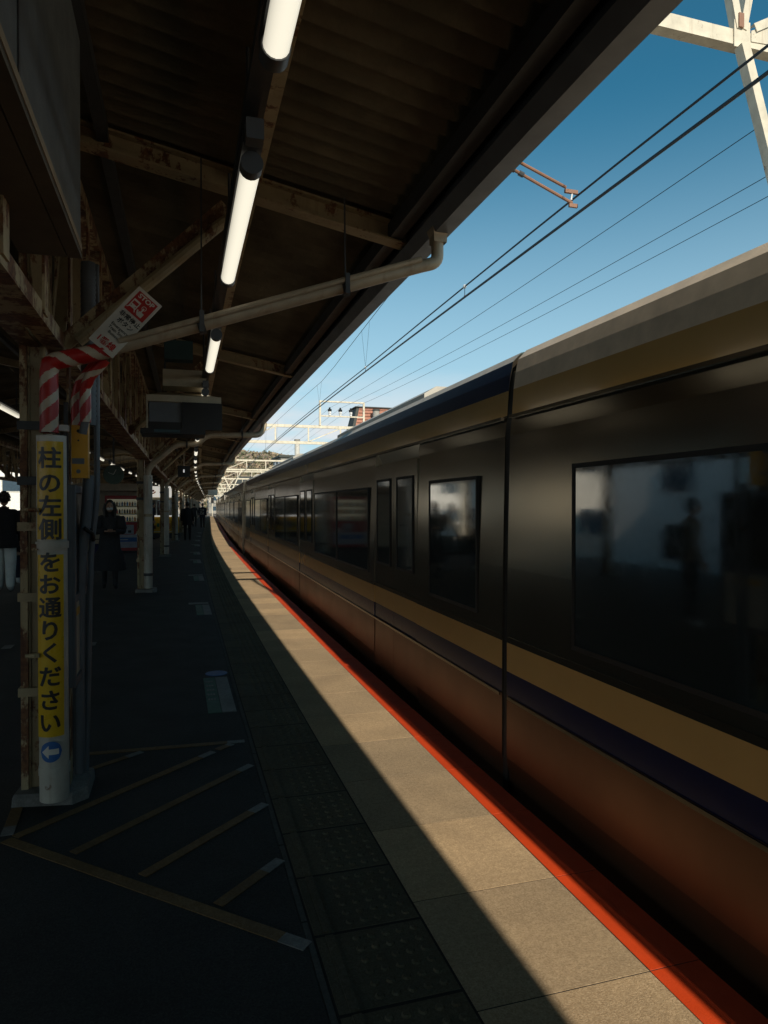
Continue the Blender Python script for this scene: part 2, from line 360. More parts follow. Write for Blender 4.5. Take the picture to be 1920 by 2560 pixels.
# boarding marks beside the tactile strip
def board_mark(y, l, label, full=True):
    e = empty('boarding_mark', (off(y), y, 0), label, 'floor marking', 'boarding position marks beside the tactile strip')
    obj('green_panel', quad_mark([(.197, 0), (.296, 0), (.296, l), (.197, l)], greenmark), e)
    obj('white_panel', quad_mark([(.300, 0), (.404, 0), (.404, l), (.300, l)], wline), e)
    pr = M()
    for k in range(5):
        yy = l * (0.32 + 0.13 * k)
        for q in range(3): mm = quad_mark([(.212 + q * .022, yy), (.228 + q * .022, yy), (.228 + q * .022, yy + .05), (.212 + q * .022, yy + .05)], wline, .006); pr.add(mm.v, mm.f, wline)
    obj('print', pr, e, kind='stuff')
    if full:
        m = quad_mark([(.32 + .1 * math.cos(a * PI / 8), l + .16 + .1 * math.sin(a * PI / 8)) for a in range(16)], bluemark); obj('blue_disc', m, e)
    else:
        obj('cross_bar', quad_mark([(.10, l + .12), (.404, l + .12), (.404, l + .3), (.10, l + .3)], wline), e)
board_mark(5.22, 1.08, 'nearest boarding mark, green and white with a blue disc, beside the tactile strip')
for k, (y, l) in enumerate([(10.0, 1.0), (14.6, 1.0), (19.1, 1.0), (22.5, 1.0), (27.2, 1.0), (31.0, 1.0), (35.5, 1.0), (40.0, 1.0)]):
    board_mark(y, l, ['second', 'third', 'fourth', 'fifth', 'sixth', 'seventh', 'eighth', 'ninth'][k] + ' boarding mark from the camera, pale with a cross bar', False)

# tracks
for nm, x0 in (('near', 3.25), ('next', 6.9), ('left', -10.2)):
    t = bpy.data.objects.new('railway_track', None); C.objects.link(t)
    t['kind'] = 'structure'
    for sx in (-0.555, 0.555):
        r = M(); x = x0 + sx
        r.sweep([(x - .06, -1.04), (x - .06, -1.025), (x - .012, -1.0), (x - .012, -.93), (x - .034, -.92), (x - .034, -.89), (x + .034, -.89), (x + .034, -.92), (x + .012, -.93), (x + .012, -1.0), (x + .06, -1.025), (x + .06, -1.04)], frange(-60, 400, 4), railm)
        obj('rail', r, t)
    sl = M()
    for i in range(650):
        y = -40 + .66 * i; sl.box(x0 + off(y) - 1.0, x0 + off(y) + 1.0, y - .11, y + .11, -1.15, -1.045, wood)
    obj('sleepers', sl, t, kind='stuff')

# ============================================================ CANOPY
def zr(x):                      # centre height of the rafters
    xx = x if x > -3.2 else -6.4 - x
    return 3.22 + 0.187 * (1.4 - xx)
can = empty('station_canopy', (0, 0, 0), 'long rusty steel platform canopy with corrugated sheets on cream rafters over the platform', 'canopy')
sh = M(); pitch = .13; wv = [(-.65 + .13 / 4 * k) for k in range(41)]
def sheet(x0, x1):
    m = M(); ang = -0.187 if x0 > -3.3 else .187; n = len(wv); vs = []
    for x in (x0, x1):
        for y in wv: vs.append((x, y, zr(x) + .115 + .030 * math.sin(2 * PI * y / pitch)))
    vs += [(v[0], v[1], v[2] + .008) for v in vs]
    fs = [(k, k + 1, n + k + 1, n + k) for k in range(n - 1)] + [(2 * n + k, 3 * n + k, 3 * n + k + 1, 2 * n + k + 1) for k in range(n - 1)]
    fs += [(n + k, n + k + 1, 3 * n + k + 1, 3 * n + k) for k in range(n - 1)]
    m.add(vs, fs, roofm); return m
sA = sheet(-0.95, 1.435).mesh('roof_sheet', True); sB = sheet(-3.2, -.85).mesh('roof_sheet', True)
for i in range(126):
    y = -39.4 + 1.17 * i
    if y > 108: break
    obj('roof_sheet', sA, can, (off(y), y, random.uniform(0, .002)), (0, random.uniform(-.001, .001), -hd(y)))
    obj('roof_sheet', sB, can, (off(y), y, .022 + random.uniform(0, .004)), (0, 0, -hd(y)))
lf = M()
for y in [(-39.4 + 1.17 * i) for i in range(126)]:
    a = sheet(-5.55, -3.2); b = sheet(-7.8, -5.45)
    lf.add([(v[0] + off(y), v[1] + y, v[2] + .022) for v in a.v], a.f, roofm); lf.add([(v[0] + off(y), v[1] + y, v[2]) for v in b.v], b.f, roofm)
obj('left_roof_sheets', lf, can, kind='stuff')
ed = M(); ed.sweep([(1.33, 3.15), (1.37, 3.08), (1.464, 3.08), (1.464, 3.36), (1.45, 3.36), (1.45, 3.10), (1.375, 3.10), (1.375, 3.33), (1.368, 3.33), (1.355, 3.12)], YS, fascia_m)
obj('gutter', ed, can)
ed = M(); ed.sweep([(1.322, 3.305), (1.322, 3.312), (1.366, 3.312), (1.366, 3.305)], YS, darksteel); obj('soffit_strip', ed, can)
ed = M(); ed.sweep([(1.24, 3.20), (1.24, 3.30), (1.245, 3.30), (1.245, 3.205), (1.315, 3.205), (1.315, 3.30), (1.32, 3.30), (1.32, 3.20)], YS, darksteel); obj('edge_channel', ed, can)
ed = M(); ed.sweep([(-7.864, 3.08), (-7.864, 3.3), (-7.75, 3.3), (-7.75, 3.08)], YS, fascia_m); obj('gutter', ed, can)
for x in (0.40, -0.4, -1.6, -2.5, -4.2, -5.2, -6.6):
    p = M(); z = zr(x) + .03; w = .05 if x == .40 else .03
    p.sweep([(x - w, z - .035), (x - w, z + .04), (x + w, z + .04), (x + w, z - .035)], YS, paint if x == .40 else darksteel); obj('purlin', p, can)
# rafters with knee braces, every 4.5 m
def rafter_mesh(side):
    m = M(); f = (lambda x: x) if side > 0 else (lambda x: -6.4 - x)
    for dz, w, h in ((.055, .11, .012), (-.055, .11, .012), (0, .012, .1)):
        pts = [(-3.19, 0), (1.38, 0)]
        a, b = [Vector((f(x), 0, zr(x) - .0 + dz)) for x, _ in pts]; m.beam(a, b, w, h, paint, up=(0, 0, 1))
    return m
def brace_mesh(side):
    m = M(); f = (lambda x: x) if side > 0 else (lambda x: -6.4 - x)
    for dy in (-.04, .04):
        m.beam((f(-.60), dy, 2.42), (f(.26), dy, 3.27), .012, .085, paint_rusty, up=(0, 0, 1))
    m.tube([(f(-.52), -.085, 2.43), (f(.24), -.085, 3.16), (f(.36), -.085, 3.24)], .032, paint, bend=.1)
    return m
rm = {s: rafter_mesh(s).mesh('rafter') for s in (1, -1)}; km = {s: brace_mesh(s).mesh('knee_brace') for s in (1, -1)}
PIL = [4.05 + 9.0 * k for k in range(-4, 12)]
FR = [4.05 + 4.5 * k for k in range(-9, 23)]
for y in FR:
    for s in (1, -1):
        obj('rafter', rm[s], can, (off(y), y, 0)); obj('knee_brace', km[s], can, (off(y), y, 0))
# longitudinal lattice girders on the pillar lines
LG = M()
for s in (1, -1):
    f = (lambda x: x) if s > 0 else (lambda x: -6.4 - x)
    for yb in FR[:-1]:
        o = off(yb); o2 = off(yb + 4.5); g_ = M()
        xa, xb = sorted((f(-.80), f(-.59)))
        # bottom chord plate with long slots: rails, cross strips
        def chb(x0, x1, a, b, z0, z1, mt=paint_rusty):
            g_.add([(x0 + o + (o2 - o) * a / 4.5, yb + a, z0), (x1 + o + (o2 - o) * a / 4.5, yb + a, z0), (x1 + o + (o2 - o) * b / 4.5, yb + b, z0), (x0 + o + (o2 - o) * b / 4.5, yb + b, z0),
                    (x0 + o + (o2 - o) * a / 4.5, yb + a, z1), (x1 + o + (o2 - o) * a / 4.5, yb + a, z1), (x1 + o + (o2 - o) * b / 4.5, yb + b, z1), (x0 + o + (o2 - o) * b / 4.5, yb + b, z1)],
                   [(3, 2, 1, 0), (4, 5, 6, 7), (0, 1, 5, 4), (1, 2, 6, 5), (2, 3, 7, 6), (3, 0, 4, 7)], mt)
        mid = (xa + xb) / 2
        chb(xa, mid - .012, 0, 4.5, 2.39, 2.40); chb(mid + .012, xb, 0, 4.5, 2.39, 2.40)
        for a in (0, 1.1, 2.2, 3.3): chb(mid - .012, mid + .012, a, a + .7, 2.39, 2.40)
        chb(xa, xa + .01, 0, 4.5, 2.401, 2.47); chb(xb - .01, xb, 0, 4.5, 2.401, 2.47)
        obj('bottom_chord', g_, can)
        g_ = M(); z = 3.50
        chb(xa, xb, 0, 4.5, z, z + .09); obj('top_chord', g_, can)
        for j in range(6):
            a = .75 * j
            p = Vector((f(-.585) + o + (o2 - o) * a / 4.5, yb + a + .12, 2.42)); q = Vector((p.x, p.y, 3.5))
            v = M() if s > 0 else LG; sh_ = Vector((f(-.19) - f(0), 0, 0))
            v.beam(p, q, .012, .09, paint_rusty, up=(0, 1, 0)); v.beam(p + sh_, q + sh_, .012, .09, paint, up=(0, 1, 0))
            if s > 0: obj('girder_post', v, can)
            v = M() if s > 0 else LG; x = f(-.70) + o
            v.angle((x, yb + a + .16, 2.43), (x, yb + a + .71, 3.48), .07, paint, up=(1, 0, 0)) if j % 2 == 0 else v.angle((x, yb + a + .16, 3.48), (x, yb + a + .71, 2.43), .07, paint, up=(1, 0, 0))
            if s > 0: obj('girder_diagonal', v, can)
obj('left_girder_bars', LG, can, kind='stuff')

# pillars
def pillar(y, s, label):
    f = (lambda x: x) if s > 0 else (lambda x: -6.4 - x)
    xs = lambda a, b: sorted((f(a), f(b)))
    e = empty('pillar', (off(y), y, 0), label, 'pillar', 'cream steel pillars carrying the canopy')
    c = M()
    a, b = xs(-.80, -.765); c.box(a, b, -.10, .10, .05, 3.5, paint_rusty)
    a, b = xs(-.764, -.690); c.box(a, b, -.012, .012, .05, 3.5, paint)
    a, b = xs(-.764, -.755); c.box(a, b, -.085, -.013, .05, 3.5, paint)
    a, b = xs(-.689, -.675); c.box(a, b, -.10, .10, .05, 3.5, paint_rusty)
    a, b = xs(-.754, -.690); c.box(a, b, -.072, -.066, .05, 3.48, paint)
    if y < 5 and s > 0: c.box(-.575, -.563, -.10, -.02, .05, 2.38, paint_rusty)
    obj('column', c, e)
    for z in (.55, 1.05, 1.42, 1.66, 1.95):
        q = M(); a, b = xs(-.812, -.668); q.box(a, b, -.108, -.101, z, z + .045, darksteel if z > 1.5 else paint); q.box(a, a + .01, -.1005, .1, z, z + .045, paint); obj('batten_strap', q, e)
    q = M(); a, b = xs(-.83, -.47)
    pts = [(a, -.16), (b - .07, -.21), (b, -.15), (b, .13), (b - .09, .17), (a + .03, .16)]
    n = 6; q.add([(x + .02 * (x - (a + b) / 2), yy * 1.04, .0005) for x, yy in pts] + [(x, yy, .045) for x, yy in pts] + [(x * .97 + (a + b) / 2 * .03, yy * .95, .06) for x, yy in pts],
             [tuple(range(2 * n, 3 * n))] + [(k, (k + 1) % n, n + (k + 1) % n, n + k) for k in range(n)] + [(n + k, n + (k + 1) % n, 2 * n + (k + 1) % n, 2 * n + k) for k in range(n)], concrete_pl)
    obj('concrete_base', q, e)
ordn = ['first', 'second', 'third', 'fourth', 'fifth', 'sixth', 'seventh', 'eighth', 'ninth', 'tenth', 'eleventh', 'twelfth']
k = 0
for y in PIL:
    if y < -6: continue
    if y < 0: pillar(y, 1, 'cream steel pillar behind the camera on the right-hand row'); continue
    pillar(y, 1, 'rusty cream pillar carrying the yellow lettered pipe sign, nearest of all' if k == 0 else 'rusty cream steel pillar, ' + ordn[k] + ' from the camera along the track-side row')
    pillar(y, -1, 'rusty cream steel pillar, ' + ordn[k] + ' from the camera in the far left row'); k += 1

# drainpipes
dp = empty('drainpipe', (0, 0, 0), 'cream drainpipe sloping to the nearest pillar, its end in red and white tape', 'drainpipe')
EL = Vector((1.405, 3.60, 2.915)); EQ = Vector((-.33, 3.78, 2.362))
m = M(); m.tube([(1.405, 3.60, 3.06), EL + Vector((0, 0, .01)), EL + Vector((-.09, .01, -.015)), EQ], .035, paint_clean, n=14, bend=.045); obj('sloping_pipe', m, dp, smooth=True)
m = M(); m.tube([(1.30, 3.575, 2.925), (-.29, 3.735, 2.395)], .016, paint_clean, n=8); obj('thin_conduit', m, dp, smooth=True)
m = M(); vs = []; rings = [(3.165, .062, .06), (3.15, .062, .06), (3.145, .055, .055), (3.10, .048, .048), (3.07, .039, .039), (3.03, .038, .038)]
for z, a, b in rings: vs += [(1.41 + sx * a, 3.60 + sy * b, z) for sx, sy in ((-1, -1), (1, -1), (1, 1), (-1, 1))]
m.add(vs, [(4 * i + k, 4 * i + (k + 1) % 4, 4 * i + 4 + (k + 1) % 4, 4 * i + 4 + k) for i in range(5) for k in range(4)], paint_clean); obj('hopper', m, dp)
for t in (.30, .74):
    d = (EQ - EL).normalized(); p = EL.lerp(EQ, t) + Vector((0, 0, -.005))
    q = M(); q.tube([p - d * .018, p + d * .018], .042, darksteel, n=14); q.box(p.x - .012, p.x + .012, p.y - .060, p.y - .042, p.z - .04, p.z + .07, darksteel); q.beam(p + Vector((0, 0, .04)), p + Vector((0, .02, zr(p.x) - p.z - .06)), .008, .008, darksteel); obj('clamp', q, dp)
# the wrapped elbow: stripes as separate bands along the pipe run
run = [Vector(v) for v in [(-.318, 3.775, 2.366), (-.46, 3.775, 2.320), (-.585, 3.775, 2.285), (-.615, 3.777, 2.265), (-.622, 3.78, 2.225), (-.622, 3.78, 1.92)]]
run2 = [Vector(v) for v in [(-.40, 3.90, 2.33), (-.50, 3.93, 2.20), (-.52, 3.95, 2.12), (-.52, 3.95, 1.98)]]
run3 = [Vector(v) for v in [(-.36, 3.83, 2.32), (-.44, 3.86, 2.23), (-.465, 3.88, 2.17), (-.465, 3.88, 1.99)]]
def resample(pts, st):
    out = [pts[0]]; L = 0
    for a, b in zip(pts, pts[1:]):
        n = max(1, int((b - a).length / st)); out += [a.lerp(b, (i + 1) / n) for i in range(n)]
    return out
def wrapped(runp, r, name):
    pts = resample(runp, .004); n = 48; m = M(); vs = []; L = 0
    Ls = []
    ref = Vector((0, -1, 0))
    for i, p in enumerate(pts):
        d = (pts[min(i + 1, len(pts) - 1)] - pts[max(i - 1, 0)]).normalized(); a = (ref - d * ref.dot(d)).normalized(); b = d.cross(a)
        rr = r * (1 + .012 * math.sin(i * .11))
        vs += [p + (a * math.cos(2 * PI * k / n) + b * math.sin(2 * PI * k / n)) * rr for k in range(n)]; Ls.append(L)
        if i + 1 < len(pts): L += (pts[i + 1] - p).length
    fr, fw = [], []
    for i in range(len(pts) - 1):
        for k in range(n):
            ang = k if k < n / 2 else n - k
            u = (Ls[i] + .010 * (ang if True else 0) + (.10 if k >= n / 2 else 0) * 0) / .125
            sgn = (Ls[i] + .0115 * (k - n / 2)) / .125 if k != 0 else (Ls[i] - .0115 * n / 2) / .125
            kk = ((k + n / 2) % n) - n / 2
            sgn = (Ls[i] - .0050 * kk) / .135
            (fr if (sgn % 1) < .62 else fw).append((i * n + k, i * n + (k + 1) % n, (i + 1) * n + (k + 1) % n, (i + 1) * n + k))
    m.add(vs, fr, stripered); m2 = m.m(stripewhite)
    for f_ in fw: m.f.append(f_); m.mi.append(m2)
    return m
obj('striped_wrap', wrapped(run, .044, 'a'), dp, smooth=True); obj('striped_wrap', wrapped(run2, .026, 'b'), dp, smooth=True); obj('striped_wrap', wrapped(run3, .028, 'c'), dp, smooth=True)
m = M(); m.tube([(-.612, 3.78, 1.905), (-.607, 3.80, .06)], .070, pipe_white, n=20); obj('down_pipe', m, dp, smooth=True)
m = M(); m.tube([(-.607, 3.80, .19), (-.607, 3.80, .235)], .0745, pipe_white, n=20); obj('joint_collar', m, dp, smooth=True)
m = M(); m.tube([(-.61, 3.78, 1.338), (-.61, 3.78, 1.372)], .0775, pipe_white, n=20); m.box(-.70, -.67, 3.74, 3.78, 1.33, 1.36, paint_rusty); obj('metal_band', m, dp, smooth=True)
m = M()
for z in (1.52, .80): m.box(-.705, -.66, 3.705, 3.74, z, z + .02, paint_rusty); m.tube([(-.72, 3.71, z + .01), (-.675, 3.70, z + .012)], .010, paint_rusty, n=8)
obj('band_bolt', m, dp)
m = M(); m.tube([(-.465, 3.88, 2.0), (-.48, 3.89, 1.93)], .020, greyp, n=10); m.box(-.59, -.54, 3.80, 3.86, 1.935, 1.965, whitep); obj('pipe_bracket', m, dp)

pts2 = [(1.46, -.15, 3.12), (1.45, -.15, 3.0), (1.36, -.15, 2.88), (.42, -.15, 2.85), (.24, -.15, 2.68), (-.14, -.15, 2.66), (-.54, -.15, 2.30), (-.61, -.15, 2.18), (-.61, -.15, .07)]
m = M(); m.tube(pts2, .052, paint_clean, n=12, bend=.12); dm = m.mesh('pipe_run', True)
m = M(); m.tube([(-.61, -.15, 2.10), (-.61, -.15, .08)], .075, pipe_white, n=16); dm2 = m.mesh('lower_sleeve', True)
m = M()
for z in (.30, 1.36): m.tube([(-.61, -.15, z), (-.61, -.15, z + .05)], .081, darksteel if z < 1 else paint, n=16)
dm3 = m.mesh('pipe_strap', True)
m = M()
for x, z in ((1.05, 2.87), (.06, 2.68)):
    m.tube([(x - .015, -.15, z), (x + .015, -.15, z)], .07, darksteel, n=12); m.tube([(x, -.15, z + .06), (x, -.15, zr(x) - .05)], .006, darksteel, n=6)
dm4 = m.mesh('hanger')
kk = 0
for y in PIL:
    if y < 8: continue
    kk += 1
    e = empty('drainpipe', (off(y), y, 0), 'cream drainpipe with two bends running from the gutter to the ' + ordn[kk] + ' track-side pillar', 'drainpipe', 'cream drainpipes at the far pillars')
    for nm, me in (('pipe_run', dm), ('lower_sleeve', dm2), ('pipe_strap', dm3), ('hanger', dm4)): obj(nm, me, e)

# pillar sign, wrapped round the pipe
def bisected(me, step):
    # cut every face along vertical planes so that the lettering can bend round the pipe
    bm = bmesh.new(); bm.from_mesh(me); bmesh.ops.triangulate(bm, faces=bm.faces[:])
    vs, fs = [], []
    def clip(poly, x, keep_left):
        out = []
        for i, p in enumerate(poly):
            q = poly[(i + 1) % len(poly)]; a = (p.x <= x) if keep_left else (p.x >= x); c = (q.x <= x) if keep_left else (q.x >= x)
            if a: out.append(p)
            if a != c and abs(q.x - p.x) > 1e-9: out.append(p.lerp(q, (x - p.x) / (q.x - p.x)))
        return out
    for f_ in bm.faces:
        poly = [v.co.copy() for v in f_.verts]
        k0 = math.floor(min(p.x for p in poly) / step); k1 = math.floor(max(p.x for p in poly) / step)
        for k in range(k0, k1 + 1):
            q = clip(clip(poly, k * step, False), (k + 1) * step, True)
            if len(q) >= 3: fs.append(tuple(range(len(vs), len(vs) + len(q)))); vs += q
    bm.free(); out = bpy.data.meshes.new('lettering'); out.from_pydata(vs, [], fs); out.update(); return out
ps = empty('pillar_sign', (-.61, 3.78, 0), 'tall yellow sign with black vertical lettering round the white pipe', 'sign')
A0 = math.radians(-86)          # bearing of the sign centre: towards the camera
def wrap(x, z, r): a = A0 + x / .071; return (r * math.cos(a), r * math.sin(a), z)
def band(x0, x1, z0, z1, r, mt, t=.0015):
    m = M(); n = 12; vs = []
    for rr in (r, r - t):
        for i in range(n + 1):
            x = x0 + (x1 - x0) * i / n; vs += [wrap(x, z0, rr), wrap(x, z1, rr)]
    N = 2 * (n + 1); fs = []
    for i in range(n): fs += [(2 * i, 2 * i + 2, 2 * i + 3, 2 * i + 1), (N + 2 * i, N + 2 * i + 1, N + 2 * i + 3, N + 2 * i + 2), (2 * i, N + 2 * i, N + 2 * i + 2, 2 * i + 2), (2 * i + 1, 2 * i + 3, N + 2 * i + 3, N + 2 * i + 1)]
    fs += [(0, 1, N + 1, N), (2 * n, N + 2 * n, N + 2 * n + 1, 2 * n + 1)]
    m.add(vs, fs, mt); return m
obj('backing_sheet', band(-.085, .085, 1.385, 1.90, .0735, signwhite), ps, smooth=True)
obj('yellow_sheet', band(-.072, .060, 1.385, 1.872, .0752, signyellow), ps, smooth=True)
obj('yellow_sheet', band(-.072, .060, .40, 1.308, .0738, signyellow), ps, smooth=True)
lt = M()
def put_char(ch, zc, size=.125, sx=1.0, bold=.0035):
    me = bisected(text_mesh(ch, size, .0006, bold), .0123)
    xs = [v.co.x for v in me.vertices]; ys_ = [v.co.y for v in me.vertices]; cx = (min(xs) + max(xs)) / 2; cy = (min(ys_) + max(ys_)) / 2
    rr = .0762 if zc > 1.36 else .0748
    lt.add([(lambda p: p)(wrap((v.co.x - cx) * sx - .006, zc + (v.co.y - cy), rr + max(-.0006, v.co.z))) for v in me.vertices], [tuple(p.vertices) for p in me.polygons], signblack)
for ch, z in zip('柱の左側', (1.790, 1.662, 1.552, 1.436)): put_char(ch, z, .110)
for ch, z in zip('をお通りください', (1.272, 1.162, 1.045, .932, .820, .702, .585, .470)): put_char(ch, z, .108)
obj('lettering', lt, ps)
m = M(); n = 24; vs = [wrap(0, .325, .0722)]
cir = [(.052 * math.cos(2 * PI * k / n), .325 + .052 * math.sin(2 * PI * k / n)) for k in range(n)]
gx = [-.052 + .104 * i / 12 for i in range(13)]
dv = []; df = []
for i, x in enumerate(gx):
    h = math.sqrt(max(0, .052 ** 2 - x * x)); dv += [wrap(x - .004, .325 - h, .0722), wrap(x - .004, .325 + h, .0722)]
for i in range(12): df.append((2 * i, 2 * i + 2, 2 * i + 3, 2 * i + 1))
m.add(dv, df, bluemark); obj('blue_disc', m, ps, smooth=True)
m = M(); dv = []; df = []
prof = [(-.042, 0), (-.010, .032), (-.009, .015), (.036, .014)]
segs = [-.042, -.032, -.020, -.010, -.0095, .0, .012, .024, .036]
def hh(x): return (x + .042) if x <= -.010 else .014
for x in segs: dv += [wrap(x - .004, .325 - hh(x), .0732), wrap(x - .004, .325 + hh(x), .0732)]
for i in range(len(segs) - 1): df.append((2 * i, 2 * i + 2, 2 * i + 3, 2 * i + 1))
m.add(dv, df, signwhite); obj('white_arrow', m, ps, smooth=True)

# emergency STOP sign on the knee brace
C0 = Vector((-.189, 3.735, 2.685)); C1 = Vector((-.077, 3.735, 2.590)); C2 = Vector((-.430, 3.735, 2.400))
sr = (C1 - C0).normalized(); su = -(C2 - C0); su = (su - sr * su.dot(sr)).normalized(); Wd = (C1 - C0).length; Hd = .375; sn = sr.cross(su)
st_ = empty('emergency_sign', C0, 'white and red STOP emergency button sign tilted along the brace above the nearest pillar', 'sign')
def sp(x, y, z=0): v = sr * x - su * y + sn * z; return v
def plate(x0, x1, y0, y1, z0, z1, mt):
    m = M(); m.add([sp(x, y, z) for z in (z0, z1) for x, y in ((x0, y0), (x1, y0), (x1, y1), (x0, y1))], [(0, 1, 2, 3), (7, 6, 5, 4), (0, 4, 5, 1), (1, 5, 6, 2), (2, 6, 7, 3), (3, 7, 4, 0)], mt); return m
obj('plate', plate(0, Wd, 0, Hd, 0, .004, signwhite), st_)
obj('red_panel', plate(.018, Wd - .014, .016, .136, .0042, .0052, signred), st_)
m = M(); text_into(m, 'STOP', .034, sp(Wd / 2 + .002, .036, .006), sr, su, signwhite, .0006, .0012, 1.12); obj('stop_lettering', m, st_)
m = M()   # train front pictogram
def pp(x0, x1, y0, y1, mt=signwhite, z=.0060): q = plate(x0, x1, y0, y1, .0053, z, mt); m.add(q.v, q.f, mt)
pp(.026, .066, .062, .110); pp(.031, .061, .072, .090, signred, .0066); pp(.031, .036, .097, .102, signred, .0066); pp(.056, .061, .097, .102, signred, .0066)
for a, b in (((.032, .108), (.022, .122)), ((.060, .108), (.070, .122))): m.beam(sp(*a, .0058), sp(*b, .0058), .005, .001, signwhite, up=sn)
obj('train_pictogram', m, st_)
m = M(); pp(.084, .112, .098, .124); pp(.090, .097, .074, .098); m.beam(sp(.084, .118, .0058), sp(.074, .098, .0058), .008, .001, signwhite, up=sn)
ring = [sp(.0935 + .011 * math.cos(a * PI / 8), .074 + .011 * math.sin(a * PI / 8), .0058) for a in range(17)]; m.tube(ring, .0017, signwhite, n=5); obj('hand_pictogram', m, st_)
m = M(); text_into(m, '非常停止', .031, sp(Wd / 2 + .006, .165, .005), sr, su, signblack, .0006, .0009); text_into(m, 'ボタン', .031, sp(Wd / 2 + .006, .202, .005), sr, su, signblack, .0006, .0009)
text_into(m, 'Emergency', .0225, sp(Wd / 2 + .002, .235, .005), sr, su, signblack, .0005, .0003); text_into(m, 'Train Stop', .0225, sp(Wd / 2, .258, .005), sr, su, signblack, .0005, .0003)
text_into(m, 'Button', .0225, sp(Wd / 2, .281, .005), sr, su, signblack, .0005, .0003); obj('lettering', m, st_)
obj('number_plate', plate(.012, Wd - .01, .305, .365, .0042, .0062, signwhite), st_)
m = M(); text_into(m, '1番線', .042, sp(Wd / 2, .336, .007), sr, su, signred, .0006, .0014); obj('number_lettering', m, st_)
m = M(); m.beam(C0 + sp(0, .1, -.03) - C0, sp(Wd, .1, -.03), .02, .003, darksteel); obj('fixing_bar', m, st_)

# yellow box, conduits and side panel on the nearest pillar
yb_ = empty('emergency_button_box', (-.503, 3.98, 1.70), 'narrow yellow steel box with a grey label on the conduits beside the nearest pillar', 'box')
m = M(); m.box(-.04, .042, -.035, .04, 0, .33, yellowbox); m.add([(-.040, -.036, .33), (-.040, .041, .33), (-.040, .0, .38), (-.030, -.035, .33), (-.030, .04, .33), (-.037, 0, .38)], [(0, 1, 2), (5, 4, 3), (0, 2, 5, 3), (1, 4, 5, 2)], yellowbox); obj('case', m, yb_)
m = M(); m.box(-.036, .024, -.0375, -.0355, .075, .105, greyp); obj('grey_label', m, yb_)
m = M(); m.tube([(-.005, -.0375, .25), (-.005, -.0355, .25)], .009, blackp, n=12); m.tube([(-.005, -.0375, .20), (-.005, -.0355, .20)], .005, blackp, n=10); m.tube([(-.005, -.040, .035), (-.005, -.0355, .035)], .011, greyp, n=12); obj('button', m, yb_)
cd = empty('cable_conduits', (0, 0, 0), 'bundle of grey ribbed cable conduits running up beside the nearest pillar', 'conduit')
m = M(); pts = [(-.475, 4.10, 2.9), (-.475, 4.10, 2.0)]; m.tube(pts, .038, greyp, n=12); obj('ribbed_hose', m, cd, smooth=True)
m = M()
for k in range(30): m.tube([(-.475, 4.10, 2.03 + .028 * k), (-.475, 4.10, 2.045 + .028 * k)], .0405, greyp, n=12)
obj('hose_ribs', m, cd, smooth=True)
m = M(); m.tube([(-.475, 4.09, 1.72), (-.485, 4.09, 1.5), (-.52, 4.10, 1.25), (-.53, 4.12, .9), (-.53, 4.12, .05)], .030, greyp, n=10, bend=.1); obj('conduit', m, cd, smooth=True)
m = M(); m.tube([(-.435, 4.12, 2.9), (-.435, 4.12, 1.6), (-.47, 4.14, 1.3), (-.50, 4.14, .05)], .016, greyp, n=8, bend=.1); obj('conduit', m, cd, smooth=True)
m = M(); m.tube([(-.52, 4.10, 1.43), (-.46, 4.09, 1.42)], .006, blackp, n=6); m.tube([(-.49, 4.02, 1.43), (-.455, 4.05, 1.40), (-.45, 4.08, 1.36)], .012, blackp, n=6); obj('cable_tie', m, cd)
pn = empty('notice_panel', (-.52, 4.02, .60), 'grey framed notice panel seen edge on, fixed to the right of the nearest pillar', 'notice board')
m = M(); m.box(-.030, -.010, -.16, .34, .0, 1.06, greyp); obj('board', m, pn)
m = M(); m.box(-.058, -.036, -.09, -.06, -.55, 1.50, darksteel); obj('post', m, pn)
m = M()
for a in ((-.009, .006, -.16, -.12, .0, 1.06), (-.009, .006, .30, .34, .0, 1.06), (-.009, .006, -.118, .298, 1.02, 1.06), (-.009, .006, -.118, .298, .0, .04), (-.009, .005, -.118, .298, .44, .48)): m.box(*a, fascia_m)
obj('frame', m, pn)
m = M(); m.box(-.0095, -.006, -.118, .298, .482, 1.018, blackp); obj('dark_pane', m, pn)
m = M(); m.box(-.0095, -.004, -.118, .298, .042, .438, stripewhite); m.box(-.0038, -.002, -.05, .2, .36, .40, yellowbox); obj('notice', m, pn)
# hanging station sign overhead on the left
trimm = mat('brown sign trim', (.13, .11, .08), .6, dirt=.3)
sb = empty('hanging_sign_box', (-.40, 3.20, 2.62), 'large pale box sign hanging lengthwise overhead at the upper left', 'sign')
m = M(); m.box(-.235, 0, -3.4, 0, .02, .95, mat('grey blue sign case', (.19, .215, .225), .5, dirt=.3)); obj('case', m, sb)
m = M(); m.box(-.24, -.055, -3.402, .003, .0, .018, trimm); m.box(-.05, .004, -3.402, .004, .0, .018, trimm); obj('bottom_trim', m, sb)
m = M(); m.box(.0015, .005, -3.40, .002, .03, .06, paint_clean); m.box(.002, .004, -1.21, -1.19, .06, .95, fascia_m); obj('face_trim', m, sb)
m = M()
for y in (-.4, -2.6): m.box(-.14, -.10, y, y + .04, .9505, 1.0, darksteel)
obj('hanger', m, sb)

